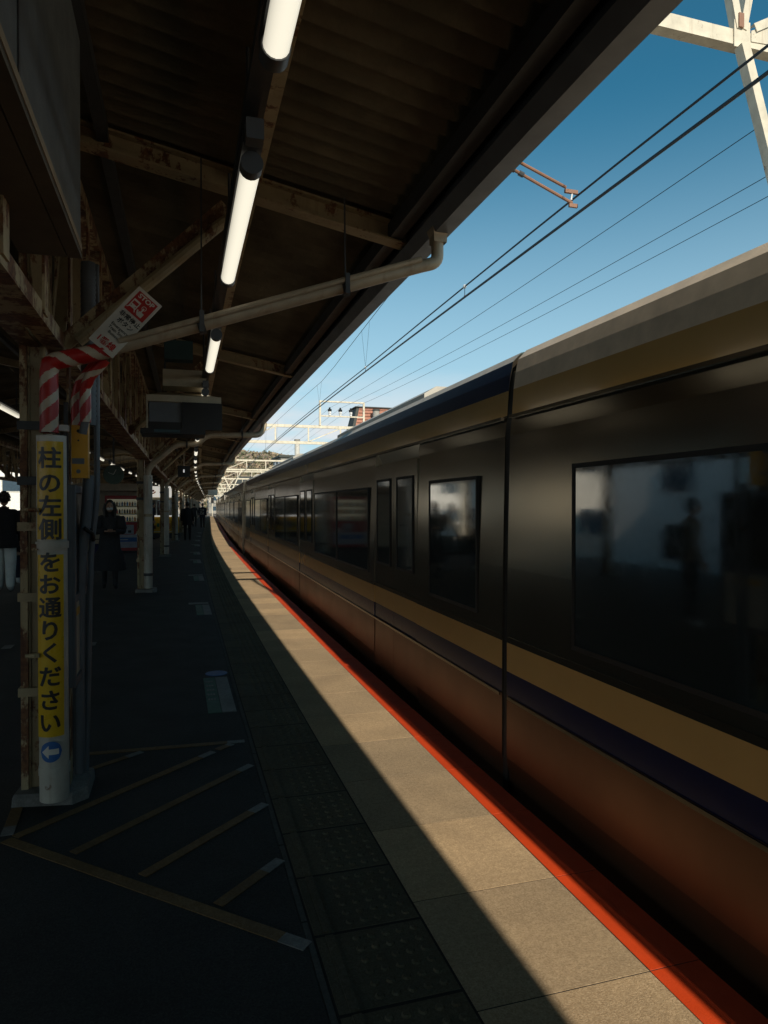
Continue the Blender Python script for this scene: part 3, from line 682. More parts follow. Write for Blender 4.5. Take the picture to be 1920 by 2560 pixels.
# lamps
def lamp(x, y, z, label, grp):
    e = empty('fluorescent_lamp', (x + off(y), y, z), label, 'lamp', grp, -hd(y))
    for nm, me in LM: obj(nm, me, e)
a = M(); a.tube([(0, 0, 0), (0, 1.2, 0)], .036, lampm, n=16)
b = M(); b.tube([(0, -.055, 0), (0, -.001, 0)], .040, greyp, n=16); b2 = M(); b2.tube([(0, 1.201, 0), (0, 1.255, 0)], .040, greyp, n=16)
c = M(); c.box(-.035, .035, -.10, 1.30, .046, .085, darksteel); c.box(-.03, .03, -.16, -.10, .03, .10, greyp); c.tube([(0, .1, .085), (0, .1, .50)], .008, darksteel, n=6); c.tube([(0, 1.1, .085), (0, 1.1, .50)], .008, darksteel, n=6)
LM = [('lit_tube', a.mesh('lit_tube', True)), ('end_cap', b.mesh('end_cap', True)), ('end_cap', b2.mesh('end_cap', True)), ('casing', c.mesh('casing'))]
starts = [.60, 2.49, 4.99, 7.5, 9.95, 12.6, 15.3, 18.2] + [21.1 + 2.9 * i for i in range(27)]
near_l = ['lit tube lamp overhead, cut off by the top edge of the photo', 'second lit tube lamp overhead, ending at the knee brace bend', 'third lit tube lamp, just below the sloping drainpipe', 'lit tube lamp hidden behind the hanging monitor',
          'lit tube lamp showing right under the hanging monitor']
for i, y in enumerate(starts):
    lamp(.249, y, 2.76, near_l[i] if i < 5 else 'small lit tube lamp in the receding track-side row beyond the hanging monitor', 'lit tube lamps in the track-side row')
for i in range(30): lamp(-2.45, 1.85 + 2.9 * i if i < 4 else 12.35 + 2.9 * (i - 4), 2.95, 'lit tube lamp in the row over the middle of the platform', 'lit tube lamps over the middle of the platform')
for i in range(12): lamp(-6.65, 3 + 5.8 * i, 2.76, 'lit tube lamp in the far left row of the canopy', 'lit tube lamps in the far left row')
m = M(); m.sweep([(.215, 2.90), (.215, 2.94), (.285, 2.94), (.285, 2.90)], YS, darksteel); obj('cable_tray', m, label='dark cable tray running the length of the platform above the tube lamps', category='cable tray')

# hanging monitor cluster
mn = empty('hanging_monitor', (.04 + off(7.4), 7.3, 2.28), 'black monitor in a cream hood hanging under the canopy beyond the nearest pillar', 'monitor')
def taper(m, r0, r1, mt):
    vs = [(x, r0[2], z) for x, z in ((r0[0], r0[3]), (r0[1], r0[3]), (r0[1], r0[4]), (r0[0], r0[4]))] + [(x, r1[2], z) for x, z in ((r1[0], r1[3]), (r1[1], r1[3]), (r1[1], r1[4]), (r1[0], r1[4]))]
    m.add(vs, [(0, 1, 5, 4), (1, 2, 6, 5), (2, 3, 7, 6), (3, 0, 4, 7), (4, 5, 6, 7)], mt)
m = M(); taper(m, (-.36, .36, 0, .05, .40), (-.26, .20, .55, .12, .52), creamp); m.box(-.361, .361, -.03, 0, .335, .40, creamp); m.box(-.375, -.36, -.03, .3, .06, .40, creamp); obj('hood', m, mn)
m = M(); m.box(-.35, -.03, -.005, .05, .13, .33, greyp); obj('screen', m, mn)
m = M(); m.box(-.029, .37, -.045, .25, .055, .332, blackp); m.box(-.355, -.031, -.02, .02, .055, .128, blackp); obj('black_case', m, mn)
m = M(); m.box(-.43, .20, -.10, .32, 0, .052, blackp); m.box(-.30, -.05, -.104, -.101, .015, .04, tealp); obj('tray', m, mn)
m = M(); m.box(-.22, .22, .15, .5, .525, .70, creamp); m.box(-.20, .08, .0, .2, .78, .97, tealp)
for x in (-.2, .2): m.tube([(x, .3, .70), (x, .3, 1.12)], .012, darksteel, n=6)
m.beam((-.1, .1, .97), (-.1, .1, 1.15), .03, .03, darksteel); obj('mounting', m, mn)
mc = empty('clock_sign', (-.05 + off(19), 19, 2.33), 'small black hanging indicator with a lit digit under the canopy far along', 'sign')
m = M(); m.box(-.16, .16, 0, .12, 0, .30, blackp); m.tube([(0, .06, .30), (0, .06, .95)], .015, paint_clean, n=8); obj('case', m, mc)
m = M(); m.box(-.018, .018, -.003, -.001, .12, .2, mat('lit digit', (.7, .7, .7), emit=(1, 1, 1), es=.4)); obj('digit', m, mc)
for j, (y, x, w, h) in enumerate([(15, -1.27, .42, .42), (45, 1.05, .6, .35), (57, 2.2, .4, .4)]):
    e = empty(['platform_clock', 'hanging_sign', 'signal_lamp'][j], (x + (off(y) if j else 0), y, 2.0 if j == 0 else 2.25), ['round dark green clock hanging above the white kiosk roof', 'pale square sign hanging under the canopy far along', 'dark signal lamp hanging at the canopy edge far along'][j], ['clock', 'sign', 'signal'][j])
    if j == 0:
        m = M(); m.tube([(0, 0, .2), (0, .08, .2)], .2, mat('dark green dial', (.01, .05, .03), .3), n=24); obj('dial', m, e, smooth=True)
        m = M(); m.beam((0, -.005, .2), (.05, -.005, .30), .012, .004, whitep, up=(0, 1, 0)); m.beam((0, -.005, .2), (-.10, -.005, .24), .01, .004, whitep, up=(0, 1, 0)); obj('hand', m, e)
    elif j == 1: m = M(); m.box(-w / 2, w / 2, 0, .1, 0, h, signwhite); obj('panel', m, e)
    else: m = M(); m.tube([(0, 0, .2), (0, .3, .2)], .2, blackp, n=12); m.box(-.25, .25, .1, .14, -.02, .42, blackp); obj('lamp_head', m, e)
    m = M(); m.tube([(0, .05, h), (0, .05, 1.2)], .02, darksteel, n=6); obj('pole', m, e)


# ============================================================ TRAIN
TX = 1.78
train = empty('commuter_train', (TX, 0, 0), 'stainless steel commuter train with navy and cream stripes standing along the platform', 'train')
# side outline: (x inward from the side plane, z, material) from skirt to roof centre
PROFR = [(.05, -.20, stain), (.02, -.02, dusty_glow), (0, .12, dusty_glow), (0, .475, dusty_glow), (0, .612, trainblue), (0, .775, traincream), (.004, 1.2, stain), (.018, 1.95, stain), (.030, 2.07, stain), (.040, 2.215, traincream),
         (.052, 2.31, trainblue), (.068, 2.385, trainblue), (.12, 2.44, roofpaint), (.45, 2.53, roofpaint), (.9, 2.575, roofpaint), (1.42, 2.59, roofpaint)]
DOORS = [(1.55 + 4.82 * k, 2.85 + 4.82 * k) for k in range(4)]; CL = 19.94
def carriage_mesh(green):
    m = M()
    prof = PROFR
    if green: prof = [(x, z, (sunlit_roof if mt in (trainblue, roofpaint) and z > 2 else mt)) for x, z, mt in PROFR]
    inr = lambda z: -.2 < z < 1.9
    st = [(0, 0)]
    for a, b in (DOORS if not green else [(.6, 1.5)]): st += [(a, 0), (a + .001, 1), (b - .001, 1), (b, 0)]
    st += [(CL, 0)]
    rows = [(x, z) for x, z, _ in prof] + [(2.84 - x, z) for x, z, _ in prof[::-1]][1:]
    mts = [mt for _, _, mt in prof[1:]] + [mt for _, _, mt in prof[1:]][::-1]
    n = len(rows)
    vs = []
    for y, ins in st:
        for i, (x, z) in enumerate(rows):
            d = .035 if (ins and -.1 < z < 1.96) else 0
            vs.append((x + (d if i < len(prof) else -d), y, z))
    for k in range(n - 1):
        fs = [(i * n + k, i * n + k + 1, (i + 1) * n + k + 1, (i + 1) * n + k) for i in range(len(st) - 1)]
        if k == 0: m.add(vs, fs, mts[k])
        else:
            mi = m.m(mts[k])
            for f_ in fs: m.f.append(f_); m.mi.append(mi)
    mi = m.m(darksteel)
    for f_ in (tuple(range(n - 1, -1, -1)), tuple((len(st) - 1) * n + k for k in range(n)), ):
        m.f.append(f_); m.mi.append(m.m(stain))
    for i in range(len(st) - 1): m.f.append((i * n, (i + 1) * n, (i + 1) * n + n - 1, i * n + n - 1)); m.mi.append(mi)
    # rain gutter bead and waist beads, proud of the side
    for z, h, d in ((2.045, .018, .012), (.455, .018, .010), (.80, .010, .006), (1.93, .012, .0)):
        if d: m.box(.03 - d - .018 if z > 2 else -d, .02 if z > 2 else -.0005, .02, CL - .02, z, z + h, stain)
    return m
sunlit_roof = mat('sunlit beige car roof colour', (.60, .49, .36), .45, dirt=.25)  # warmth of sunlight put into the near carriage's roof colour
CM = carriage_mesh(False).mesh('carriage'); CG = carriage_mesh(True).mesh('carriage')
def door_mesh():
    m = M(); w = .645; z0 = .02; R = [(.0, .475, dusty_glow), (.475, .612, trainblue), (.612, .775, traincream), (.775, 1.93, stain)]
    for a, b, mt in R:
        x = .006; m.add([(x, 0, a + z0 * (a == 0)), (x, w, a + z0 * (a == 0)), (x, w, b), (x, 0, b), (.03, 0, a + z0 * (a == 0)), (.03, w, a + z0 * (a == 0)), (.03, w, b), (.03, 0, b)],
              [(0, 1, 2, 3), (0, 4, 5, 1), (3, 2, 6, 7), (0, 3, 7, 4), (1, 5, 6, 2)], mt)
    return m
DM = door_mesh().mesh('door_leaf')
def win(w, h):
    m = M(); t = .022
    for a in ((0, t, 0, h), (w - t, w, 0, h), (t, w - t, 0, t), (t, w - t, h - t, h)): m.box(-.007, .02, a[0], a[1], a[2], a[3], rubber)
    q = M(); q.box(-.003, .015, t, w - t, t, h - t, glass); return m.mesh('window_frame'), q.mesh('window_pane')
WD = win(.46, .80); WS = win(1.55, .86); WE = win(.90, .86); WG = win(1.92, .88)
bg_m = M()
for y0 in (-1.05, 1.05):
    for x in (.72, 2.12): bg_m.tube([(x - .06, y0, -.64), (x + .06, y0, -.64)], .42, railm, n=24)
    bg_m.tube([(.5, y0, -.64), (2.34, y0, -.64)], .08, darksteel, n=8)
bg_m.box(.42, .56, -1.5, 1.5, -.70, -.48, darksteel); bg_m.box(2.28, 2.42, -1.5, 1.5, -.70, -.48, darksteel); bg_m.box(.57, 2.27, -.3, .3, -.66, -.36, darksteel); BG = bg_m.mesh('bogie')
ug = M()
for a in ((.35, 2.5, 4.6, 6.4), (.3, 2.5, 7.0, 9.6), (.4, 2.4, 10.2, 12.1), (.35, 2.5, 12.8, 14.6)): ug.box(a[0], a[1], a[2], a[3], -.78, -.25, darksteel)
UG = ug.mesh('underfloor_boxes')
ac = M()
pr = [(-.85, 0), (-.85, .14), (-.72, .22), (.72, .22), (.85, .14), (.85, 0)]
ac.sweep([(x, z) for x, z in pr], [0, .12, 4.2, 4.3], roofpaint, bend=False)
for k in range(6): ac.box(-.6, .6, .5 + k * .6, .8 + k * .6, .221, .232, fascia_m)
AC = ac.mesh('roof_unit')
gw = M(); gw.sweep([(.006, -.1), (.024, 2.0), (.065, 2.32), (.3, 2.44), (2.54, 2.44), (2.75, 2.32), (2.81, 2.0), (2.81, -.1)], [CL + .001, CL + .059], rubber, bend=False); GW = gw.mesh('gangway')
dl = M(); dl.box(-.02, .02, -.07, .07, -.22, .10, whitep); DLm = dl.mesh('side_lamp')
joints = [-16.45, 3.55, 23.55, 43.55, 63.55, 83.55]
for i, y0 in enumerate(joints):
    a = off(y0) + .0; b = off(y0 + CL); ang = math.atan2(b - a, CL)
    if i == 1: ang += .003
    green = (i == 0)
    ca = obj('carriage', CG if green else CM, train, (a + (.0 if i else -.0), y0, 0), (0, 0, -ang))
    ca['label'] = ['near carriage, silver along its roof edge, cut off by the right edge', 'second carriage, with the navy band along its roof edge', 'third carriage of the train', 'fourth carriage of the train', 'fifth carriage of the train', 'farthest carriage of the train'][i]
    wl_ = []
    if green:
        for k in range(9): wl_.append((WG, 1.75 + 1.96 * k - .1, .87) if k < 8 else (WE, 17.3, .87))
        wl_[-1] = (WG, 17.35, .87)
    else:
        for (d0, d1) in DOORS:
            for s in (0, 1):
                y = d0 + .003 + s * .65; obj('door_leaf', DM, ca, (0, y, 0)); f_, p_ = WD
                obj('door_window_frame', f_, ca, (.004, y + .09, 1.0)); obj('door_window', p_, ca, (.004, y + .09, 1.0))
            wl_.append((WS, d1 + .22, .88)); 
            if d1 < 15: wl_.append((WS, d1 + 1.80, .88))
        wl_.append((WE, .35, .88)); wl_ = [w for w in wl_ if w[1] < CL - 1.6]
    if green:
        for s_, y in ((0, .6), (1, CL - 1.5)): pass
    for (f_, p_), y, z in wl_: obj('window_frame', f_, ca, (.002, y, z)); obj('window_pane', p_, ca, (.002, y, z))
    for y in (2.9, 16.6): obj('bogie', BG, ca, (0, y, 0))
    obj('underfloor_boxes', UG, ca)
    for y in (3.0, 12.3) : obj('roof_unit', AC, ca, (1.42, y, 2.56))
    if i < len(joints) - 1: obj('gangway', GW, ca)
    for y in ((.12, CL - .12) if i > 2 else ()): obj('side_lamp', DLm, ca, (-.018, y, 2.14))

# ============================================================ CATENARY
def gantry(y, z0, z1, x0, x1, label, top=None, vh=True, near=False):
    o = off(y); e = empty('overhead_gantry', (o, y, 0), label, 'gantry', 'cream steel gantries over the tracks')
    for z, nm in ((z0, 'lower_beam'), (z1, 'upper_beam')):
        m = M(); m.box(x0, x1, -.012, .0, z, z + .15, gantm); m.box(x0, x1, .0005, .11, z, z + .012, gantm); m.box(x0, x1, .0005, .08, z + .138, z + .15, gantm)
        obj(nm, m, e)
    if near:
        m = M()
        for a, b in (((5.43, z0 + .16), (5.22, z1)), ((5.47, z0 + .16), (5.66, z1)), ((5.62, z0 + .20), (7.1, z0 + 1.0)), ((3.9, z0 + .16), (3.8, z1)), ((7.4, z0 + .16), (7.5, z1)), ((9.5, z0 + .16), (9.4, z1))):
            q = M(); q.angle((a[0], -.03, a[1]), (b[0], -.03, b[1]), .085, gantm, up=(0, 1, 0)); obj('strut', q, e)
        q = M(); q.box(5.36, 5.56, -.026, -.014, z0 - .03, z0 + .24, gantm); q.box(5.40, 5.46, -.05, -.027, z0 + .16, z0 + .30, rustrod)
        q.add([(5.58, -.02, z0 + .06), (6.25, -.02, z0 + .10), (6.2, -.02, z0 + .42), (5.58, -.02, z0 + .17), (5.58, -.014, z0 + .06), (6.25, -.014, z0 + .10), (6.2, -.014, z0 + .42), (5.58, -.014, z0 + .17)], [(0, 1, 2, 3), (7, 6, 5, 4), (0, 4, 5, 1), (1, 5, 6, 2), (2, 6, 7, 3)], gantm); obj('gusset', q, e)
        q = M(); q.tube([(5.9 + .05 * k, -.05 - .02 * (k % 2), z0 + .25 + .03 * k + .03 * (k % 2)) for k in range(9)], .008, rustrod, n=5); obj('bird_spikes', q, e)
    else:
        n = int((x1 - x0) / 1.75)
        for k in range(n + 1):
            x = x0 + .03 + (x1 - x0 - .1) * k / n
            q = M(); q.box(x - .04, x + .04, -.03, -.014, z0 + .152, z1 - .002, gantm); obj('post', q, e)
            if k < n and k % 2 == 0:
                xn = x0 + .03 + (x1 - x0 - .1) * (k + 1) / n; q = M(); q.beam((x + .05, -.035, z0 + .16), (xn - .05, -.035, z1 - .01), .05, .05, gantm); obj('diagonal', q, e)
    if vh:
        for xa in ((5.45,) if near else (1.9, 5.6)):
            q = M(); ap = (xa + .95, -.03, z0 - 2.85 if near else z0 - 2.0)
            q.beam((xa, -.03, z0 - .01), ap, .10, .10, gantm, up=(0, 1, 0)); q.beam((xa + 1.9, -.03, z0 - .01), ap, .10, .10, gantm, up=(0, 1, 0))
            obj('hanging_strut', q, e)
    if top:
        q = M(); a, b, zt = top
        for x in (a, b): q.box(x - .05, x + .05, -.05, .05, z1 + .152, zt, gantm)
        q.box(a - .05, b + .05, -.05, .05, zt + .002, zt + .08, gantm); q.box(a + .052, b - .052, -.04, .04, zt - .80, zt - .73, gantm); obj('top_frame', q, e)
        for x in (a + .55, a + 1.15, a + 1.75):
            q = M(); q.tube([(x, 0, zt - .73), (x, 0, zt - .62)], .07, porcelain, n=10); q.tube([(x, 0, zt - .61), (x, 0, zt - .50)], .09, porcelain, n=10); q.tube([(x, 0, zt - .495), (x, 0, zt - .38)], .11, blackp, n=10); q.tube([(x, 0, zt - .375), (x, 0, zt - .28)], .05, blackp, n=8); obj('insulator', q, e)
    for x in (-11.8, 13.2):
        q = M(); q.box(x - .12, x + .12, -.12, .12, -1.3, z1 + .1, gantm) if x > x0 and x < x1 + .5 else None
        if q.v: obj('mast', q, e)
    return e
gantry(5.6, 6.22, 7.25, -12, 13.4, 'nearest cream steel gantry, crossing the top right corner of the photo', None, True, True)
gy = [37, 66, 88, 112, 140, 168, 200, 235]
for i, y in enumerate(gy):
    gantry(y, 4.95, 5.85, -12, 13.4, ['cream gantry with three insulators in a top frame above the train', 'third cream gantry from the camera, seen against the pale sky', 'fourth cream gantry from the camera, low over the hill', 'fifth cream gantry from the camera',
        'sixth cream gantry from the camera', 'seventh cream gantry from the camera', 'eighth cream gantry from the camera', 'farthest cream gantry from the camera'][i], (6.75, 9.25, 7.3) if i == 0 else None, i > 0)
def wire(name, pts, r, label, grp=None):
    m = M(); m.tube(pts, r, wirem, n=6); o = obj(name, m, label=label, category='wire'); o['group'] = grp or 'overhead wires along the track'; return o
W0 = 3.25
def zc(y): return 4.03 + .0 * y
def zm(y): t = (y - 5.1) / 35 % 1; return 4.19 - .03 * 4 * t * (1 - t)
def zu(y): t = (y - 5.1) / 33 % 1; return 5.2 - 2.9 * t * (1 - t)
yy = frange(-30, 240, 1.5)
wire('contact_wire', [(W0 + off(y), y, 4.045) for y in yy], .0135, 'lower and thicker of the two close parallel wires above the train')
wire('messenger_wire', [(W0 + off(y), y, 4.20 if y < 5 else max(4.12, 4.20 - .012 * (y - 5))) for y in yy], .0095, 'upper of the two close parallel wires above the train')
wire('upper_messenger_wire', [(W0 + off(y), y, 4.62 + (.07 if y < 16 else .018) * abs(y - 16)) for y in frange(-30, 60, 1.5)], .005, 'thin wire above the close pair, carrying V-shaped droppers by the canopy edge')
for k in range(-3, 22):
    y = 7.51 + 4.68 * k; o = off(y); zt = 4.20 if y < 5 else max(4.12, 4.20 - .012 * (y - 5))
    q = M(); q.tube([(W0 + o, y, zt + .01), (W0 + o, y, 4.05)], .004, wirem, n=5); q.blob((W0 + o, y, zt), (.022, .03, .025), porcelain, 8, 5); q.blob((W0 + o, y, 4.055), (.010, .016, .014), rustrod, 8, 5)
    if k in (1, 2, 4, 5):
        zz = 4.62 + (.07 if y < 16 else .018) * abs(y - 16); q.tube([(W0 + o, y, zt), (W0 + o, y - .28, zz)], .0022, wirem, n=4); q.tube([(W0 + o, y, zt), (W0 + o, y + .28, zz)], .0022, wirem, n=4)
    e = obj('wire_dropper', q, label='small dropper clip joining the close pair of wires above the train' if k not in (1, 2, 4, 5) else 'dropper clip on the close wires with a thin V of wire above it', category='dropper'); e['group'] = 'dropper clips on the overhead wires'
for i, (a, b, w) in enumerate((((7.41, 7.08, 6.6), (7.3 + off(37) , 37, 6.99), 'upper'), ((8.64, 8.25, 6.6), (7.9 + off(37), 37, 6.99), 'middle'), ((9.22, 8.81, 6.6), (8.5 + off(37), 37, 6.99), 'lowest'))):
    a, b = Vector(a), Vector(b); d = a - b; s0 = a + d * 1.2; ptsw = [s0.lerp(a, t / 8) for t in range(9)] + [a.lerp(b, t / 12) + Vector((0, 0, -.5 * (t / 12) * (1 - t / 12) * 1.2)) for t in range(1, 13)]
    ptsw += [Vector((b.x + off(37 + 6 * t) - off(37), 37 + 6 * t, b.z - .02 * t)) for t in range(1, 20)]
    wire('feeder_wire', ptsw, .0065, w + ' of the three thin feeder wires at the right of the sky', 'thin feeder wires')
ra = empty('registration_arm', (0, 5.07, 0), 'pair of rusty rods reaching from behind the canopy to the overhead wires', 'registration arm')
m = M(); m.tube([(2.2, 0, 4.56), (3.14, 0, 4.24)], .013, rustrod, n=8); m.box(3.13, 3.25, -.012, .012, 4.195, 4.225, rustrod); m.tube([(3.2, 0, 4.20), (3.19, 0, 4.14)], .008, porcelain, n=6); obj('upper_rod', m, ra)
m = M(); m.tube([(2.2, 0, 4.46), (2.62, 0, 4.33)], .015, paint_clean, n=8); m.tube([(2.62, 0, 4.33), (3.20, 0, 4.115)], .013, rustrod, n=8); m.tube([(2.60, 0, 4.336), (2.66, 0, 4.316)], .022, darksteel, n=8); m.tube([(2.70, 0, 4.30), (2.74, 0, 4.286)], .022, darksteel, n=8); m.box(3.17, 3.25, -.010, .010, 4.08, 4.11, rustrod); obj('lower_rod', m, ra)
m = M(); m.tube([(2.2, 0, 4.40), (2.2, 0, 6.1)], .04, paint_clean, n=10); m.beam((2.2, 0, 6.15), (2.2, .52, 6.28), .08, .08, gantm); obj('drop_pipe', m, ra)

# ============================================================ PLATFORM BUILDINGS AND MACHINES
kx = lambda x, y: x + off(y)
ks = empty('kiosk', (0, 0, 0), 'low cream walled kiosk with a flat roof behind the vending machine', 'kiosk')
m = M(); m.box(-4.2, -1.25, 25.0, 29.5, 0.001, 2.05, wallw); obj('wall', m, ks)
m = M(); m.box(-4.4, -1.05, 24.2, 29.7, 2.06, 2.30, wallw); obj('flat_roof', m, ks)
m = M(); m.box(-3.35, -2.32, 24.97, 24.995, .05, 1.95, creamp); m.box(-2.42, -2.40, 24.94, 24.97, .95, 1.05, darksteel); obj('door', m, ks)
m = M(); m.box(-4.1, -3.4, 24.97, 24.995, .8, .83, darksteel); m.box(-2.3, -1.3, 24.97, 24.995, .78, .81, darksteel); obj('rail', m, ks)
vm = empty('vending_machine', (-1.70, 24.2, 0), 'red drinks vending machine with three lit shelves of bottles in front of the kiosk', 'vending machine')
vred = mat('red vending machine shell', (.33, .012, .015), .35, dirt=.1); m = M(); m.box(-.62, .62, 0, .7, .06, 1.90, vred); m.box(-.6, .6, .02, .68, .001, .059, blackp); obj('body', m, vm)
m = M(); m.box(-.54, .54, -.004, -.001, 1.02, 1.78, mat('shelf back panel', (.25, .23, .15), .4, emit=(.9, .85, .6), es=.09)); obj('display_back', m, vm)
cols = [mat('bottle colour %s' % n, c, .25) for n, c in (('brown', (.16, .07, .03)), ('green', (.04, .16, .07)), ('blue', (.05, .14, .3)), ('white', (.6, .6, .55)), ('orange', (.5, .16, .03)), ('black', (.03, .03, .03)), ('red', (.45, .04, .03)))]
bm_ = {}
for c_ in cols:
    q = M(); q.tube([(0, 0, 0), (0, 0, .10), (0, 0, .125), (0, 0, .15)], .03, c_, n=8, rs=[.030, .030, .014, .014]); bm_[c_] = q.mesh('bottle', True)
for r in range(3):
    q = M(); q.box(-.53, .53, -.05, -.005, 1.03 + r * .25, 1.05 + r * .25, mat('shelf strip', (.55, .45, .12), .4)); q.box(-.53, .53, -.052, -.0505, 1.015 + r * .25, 1.029 + r * .25, bluemark); obj('shelf', q, vm)
    for k in range(13):
        random.seed(r * 20 + k); obj('bottle', bm_[random.choice(cols)], vm, (-.48 + k * .08, -.028, 1.051 + r * .25))
m = M(); m.box(-.05, .28, -.012, -.001, .62, .92, mat('pale coin panel', (.28, .31, .33), .4)); m.box(.10, .20, -.014, -.0125, .66, .74, blackp); obj('coin_panel', m, vm)
m = M(); m.add([(.28, -.004, .50), (.60, -.004, .50), (.46, -.004, .78), (.42, -.004, .78), (.28, -.002, .50), (.60, -.002, .50), (.46, -.002, .78), (.42, -.002, .78)], [(0, 1, 2, 3), (0, 4, 5, 1), (1, 5, 6, 2), (3, 7, 4, 0), (2, 6, 7, 3)], whitep); obj('white_emblem', m, vm)
m = M(); m.box(-.6, .6, -.006, -.001, .16, .60, mat('pale lower panel', (.33, .33, .37), .4)); obj('lower_panel', m, vm)
m = M(); m.box(-.50, .38, -.02, -.0065, .36, .50, bluemark); m.box(-.2, .1, -.022, -.0205, .42, .44, whitep); obj('pick_up_flap', m, vm)
yk = empty('yellow_shop', (0, 0, 0), 'small platform shop with a white sign band and yellow counter beyond the second pillar', 'shop')
yel = mat('bright yellow counter', (.70, .38, .01), .4); m = M(); m.box(-2.3, .05, 34.5, 40, .001, .25, darksteel); m.box(-2.3, .05, 34.52, 40, .2505, 1.03, yel); obj('counter', m, yk)
m = M(); m.box(-2.3, .05, 34.45, 40, 1.031, 1.09, mat('lit shop lamp strip', (.8, .8, .8), emit=(1, .97, .9), es=.35)); m.box(-2.32, .08, 34.4, 40, 1.85, 1.97, creamp); m.box(-2.32, -.35, 34.3, 40, 1.975, 2.5, mat('lit white sign face', (.7, .7, .66), emit=(1, .96, .86), es=.5)); obj('sign_band', m, yk)
m = M(); m.box(-2.2, 0, 34.6, 39.9, 1.10, 1.84, glass)
for x in (-1.85, -1.0, -.02): m.box(x - .03, x + .03, 34.55, 34.59, 1.10, 1.84, whitep)
obj('window', m, yk)
m = M(); m.tube([(-1.2 + .16 * math.cos(a), 34.28, 2.25 + .10 * math.sin(a)) for a in [PI + k * PI / 8 for k in range(9)]], .03, mat('orange emblem', (.7, .2, .03), .4), n=6); m.blob((-1.14, 34.27, 2.28), (.06, .02, .05), signred, 10, 6); obj('emblem', m, yk)
m = M()
for k in range(6): m.box(-1.15 + k * .17, -1.03 + k * .17, 34.48, 34.519, .45 + .1 * (k % 2), .62 + .1 * (k % 3), cols[k % 7])
m.box(-1.2, 0, 34.49, 34.515, .30, .33, whitep); obj('goods_rack', m, yk)
m = M(); m.box(-3.9, -3.0, 30, 33, .001, 1.8, wallw); m.box(-3.95, -2.95, 29.95, 33.05, 1.81, 1.9, darksteel); tag = obj('storage_shed', m, label='plain cream service cabin further along in the middle of the platform', category='cabin')

bn = empty('platform_bench', (-3.1, 15.5, 0), 'row of platform seats behind the nearest pillar on the left', 'bench')
for k in range(4):
    q = M(); q.box(-.9 + k * .5, -.48 + k * .5, -.2, .2, .42, .46, tealp); q.box(-.9 + k * .5, -.48 + k * .5, .19, .23, .461, .82, tealp); obj('seat', q, bn)
m = M(); m.box(-.95, 1.1, -.03, .03, .36, .415, darksteel)
for x in (-.7, .85): m.box(x - .03, x + .03, -.03, .03, .04, .359, greyp); m.box(x - .04, x + .04, -.25, .25, .002, .039, greyp)
obj('frame', m, bn)

# ============================================================ PEOPLE
skin = mat('skin', (.42, .25, .17), .55, var=.05); hair = mat('black hair', (.012, .010, .009), .5, bump=.5, bscale=90)
cl_black = mat('black cloth', (.013, .013, .015), .85, bump=.3); cl_dark = mat('dark grey cloth', (.03, .031, .034), .85, bump=.3); cl_navy = mat('navy cloth', (.012, .016, .035), .85)
cl_white = mat('off white cloth', (.72, .74, .70), .85, bump=.3, bscale=20); cl_beige = mat('beige cloth', (.30, .23, .16), .85); shoe_w = mat('white trainers', (.55, .55, .53), .6); mask_m = mat('white face mask', (.75, .75, .75), .8)
def skinned(edges, pts, radii, name):
    me = bpy.data.meshes.new(name); me.from_pydata(pts, edges, []); o = bpy.data.objects.new(name, me); C.objects.link(o)
    md = o.modifiers.new('s', 'SKIN'); md.use_smooth_shade = True; o.modifiers.new('u', 'SUBSURF').levels = 2
    for i, r in enumerate(radii): v = me.skin_vertices[0].data[i]; v.radius = (r, r) if not isinstance(r, tuple) else r; v.use_root = (i == 0)
    out = bpy.data.meshes.new_from_object(o.evaluated_get(bpy.context.evaluated_depsgraph_get())); bpy.data.objects.remove(o); return out
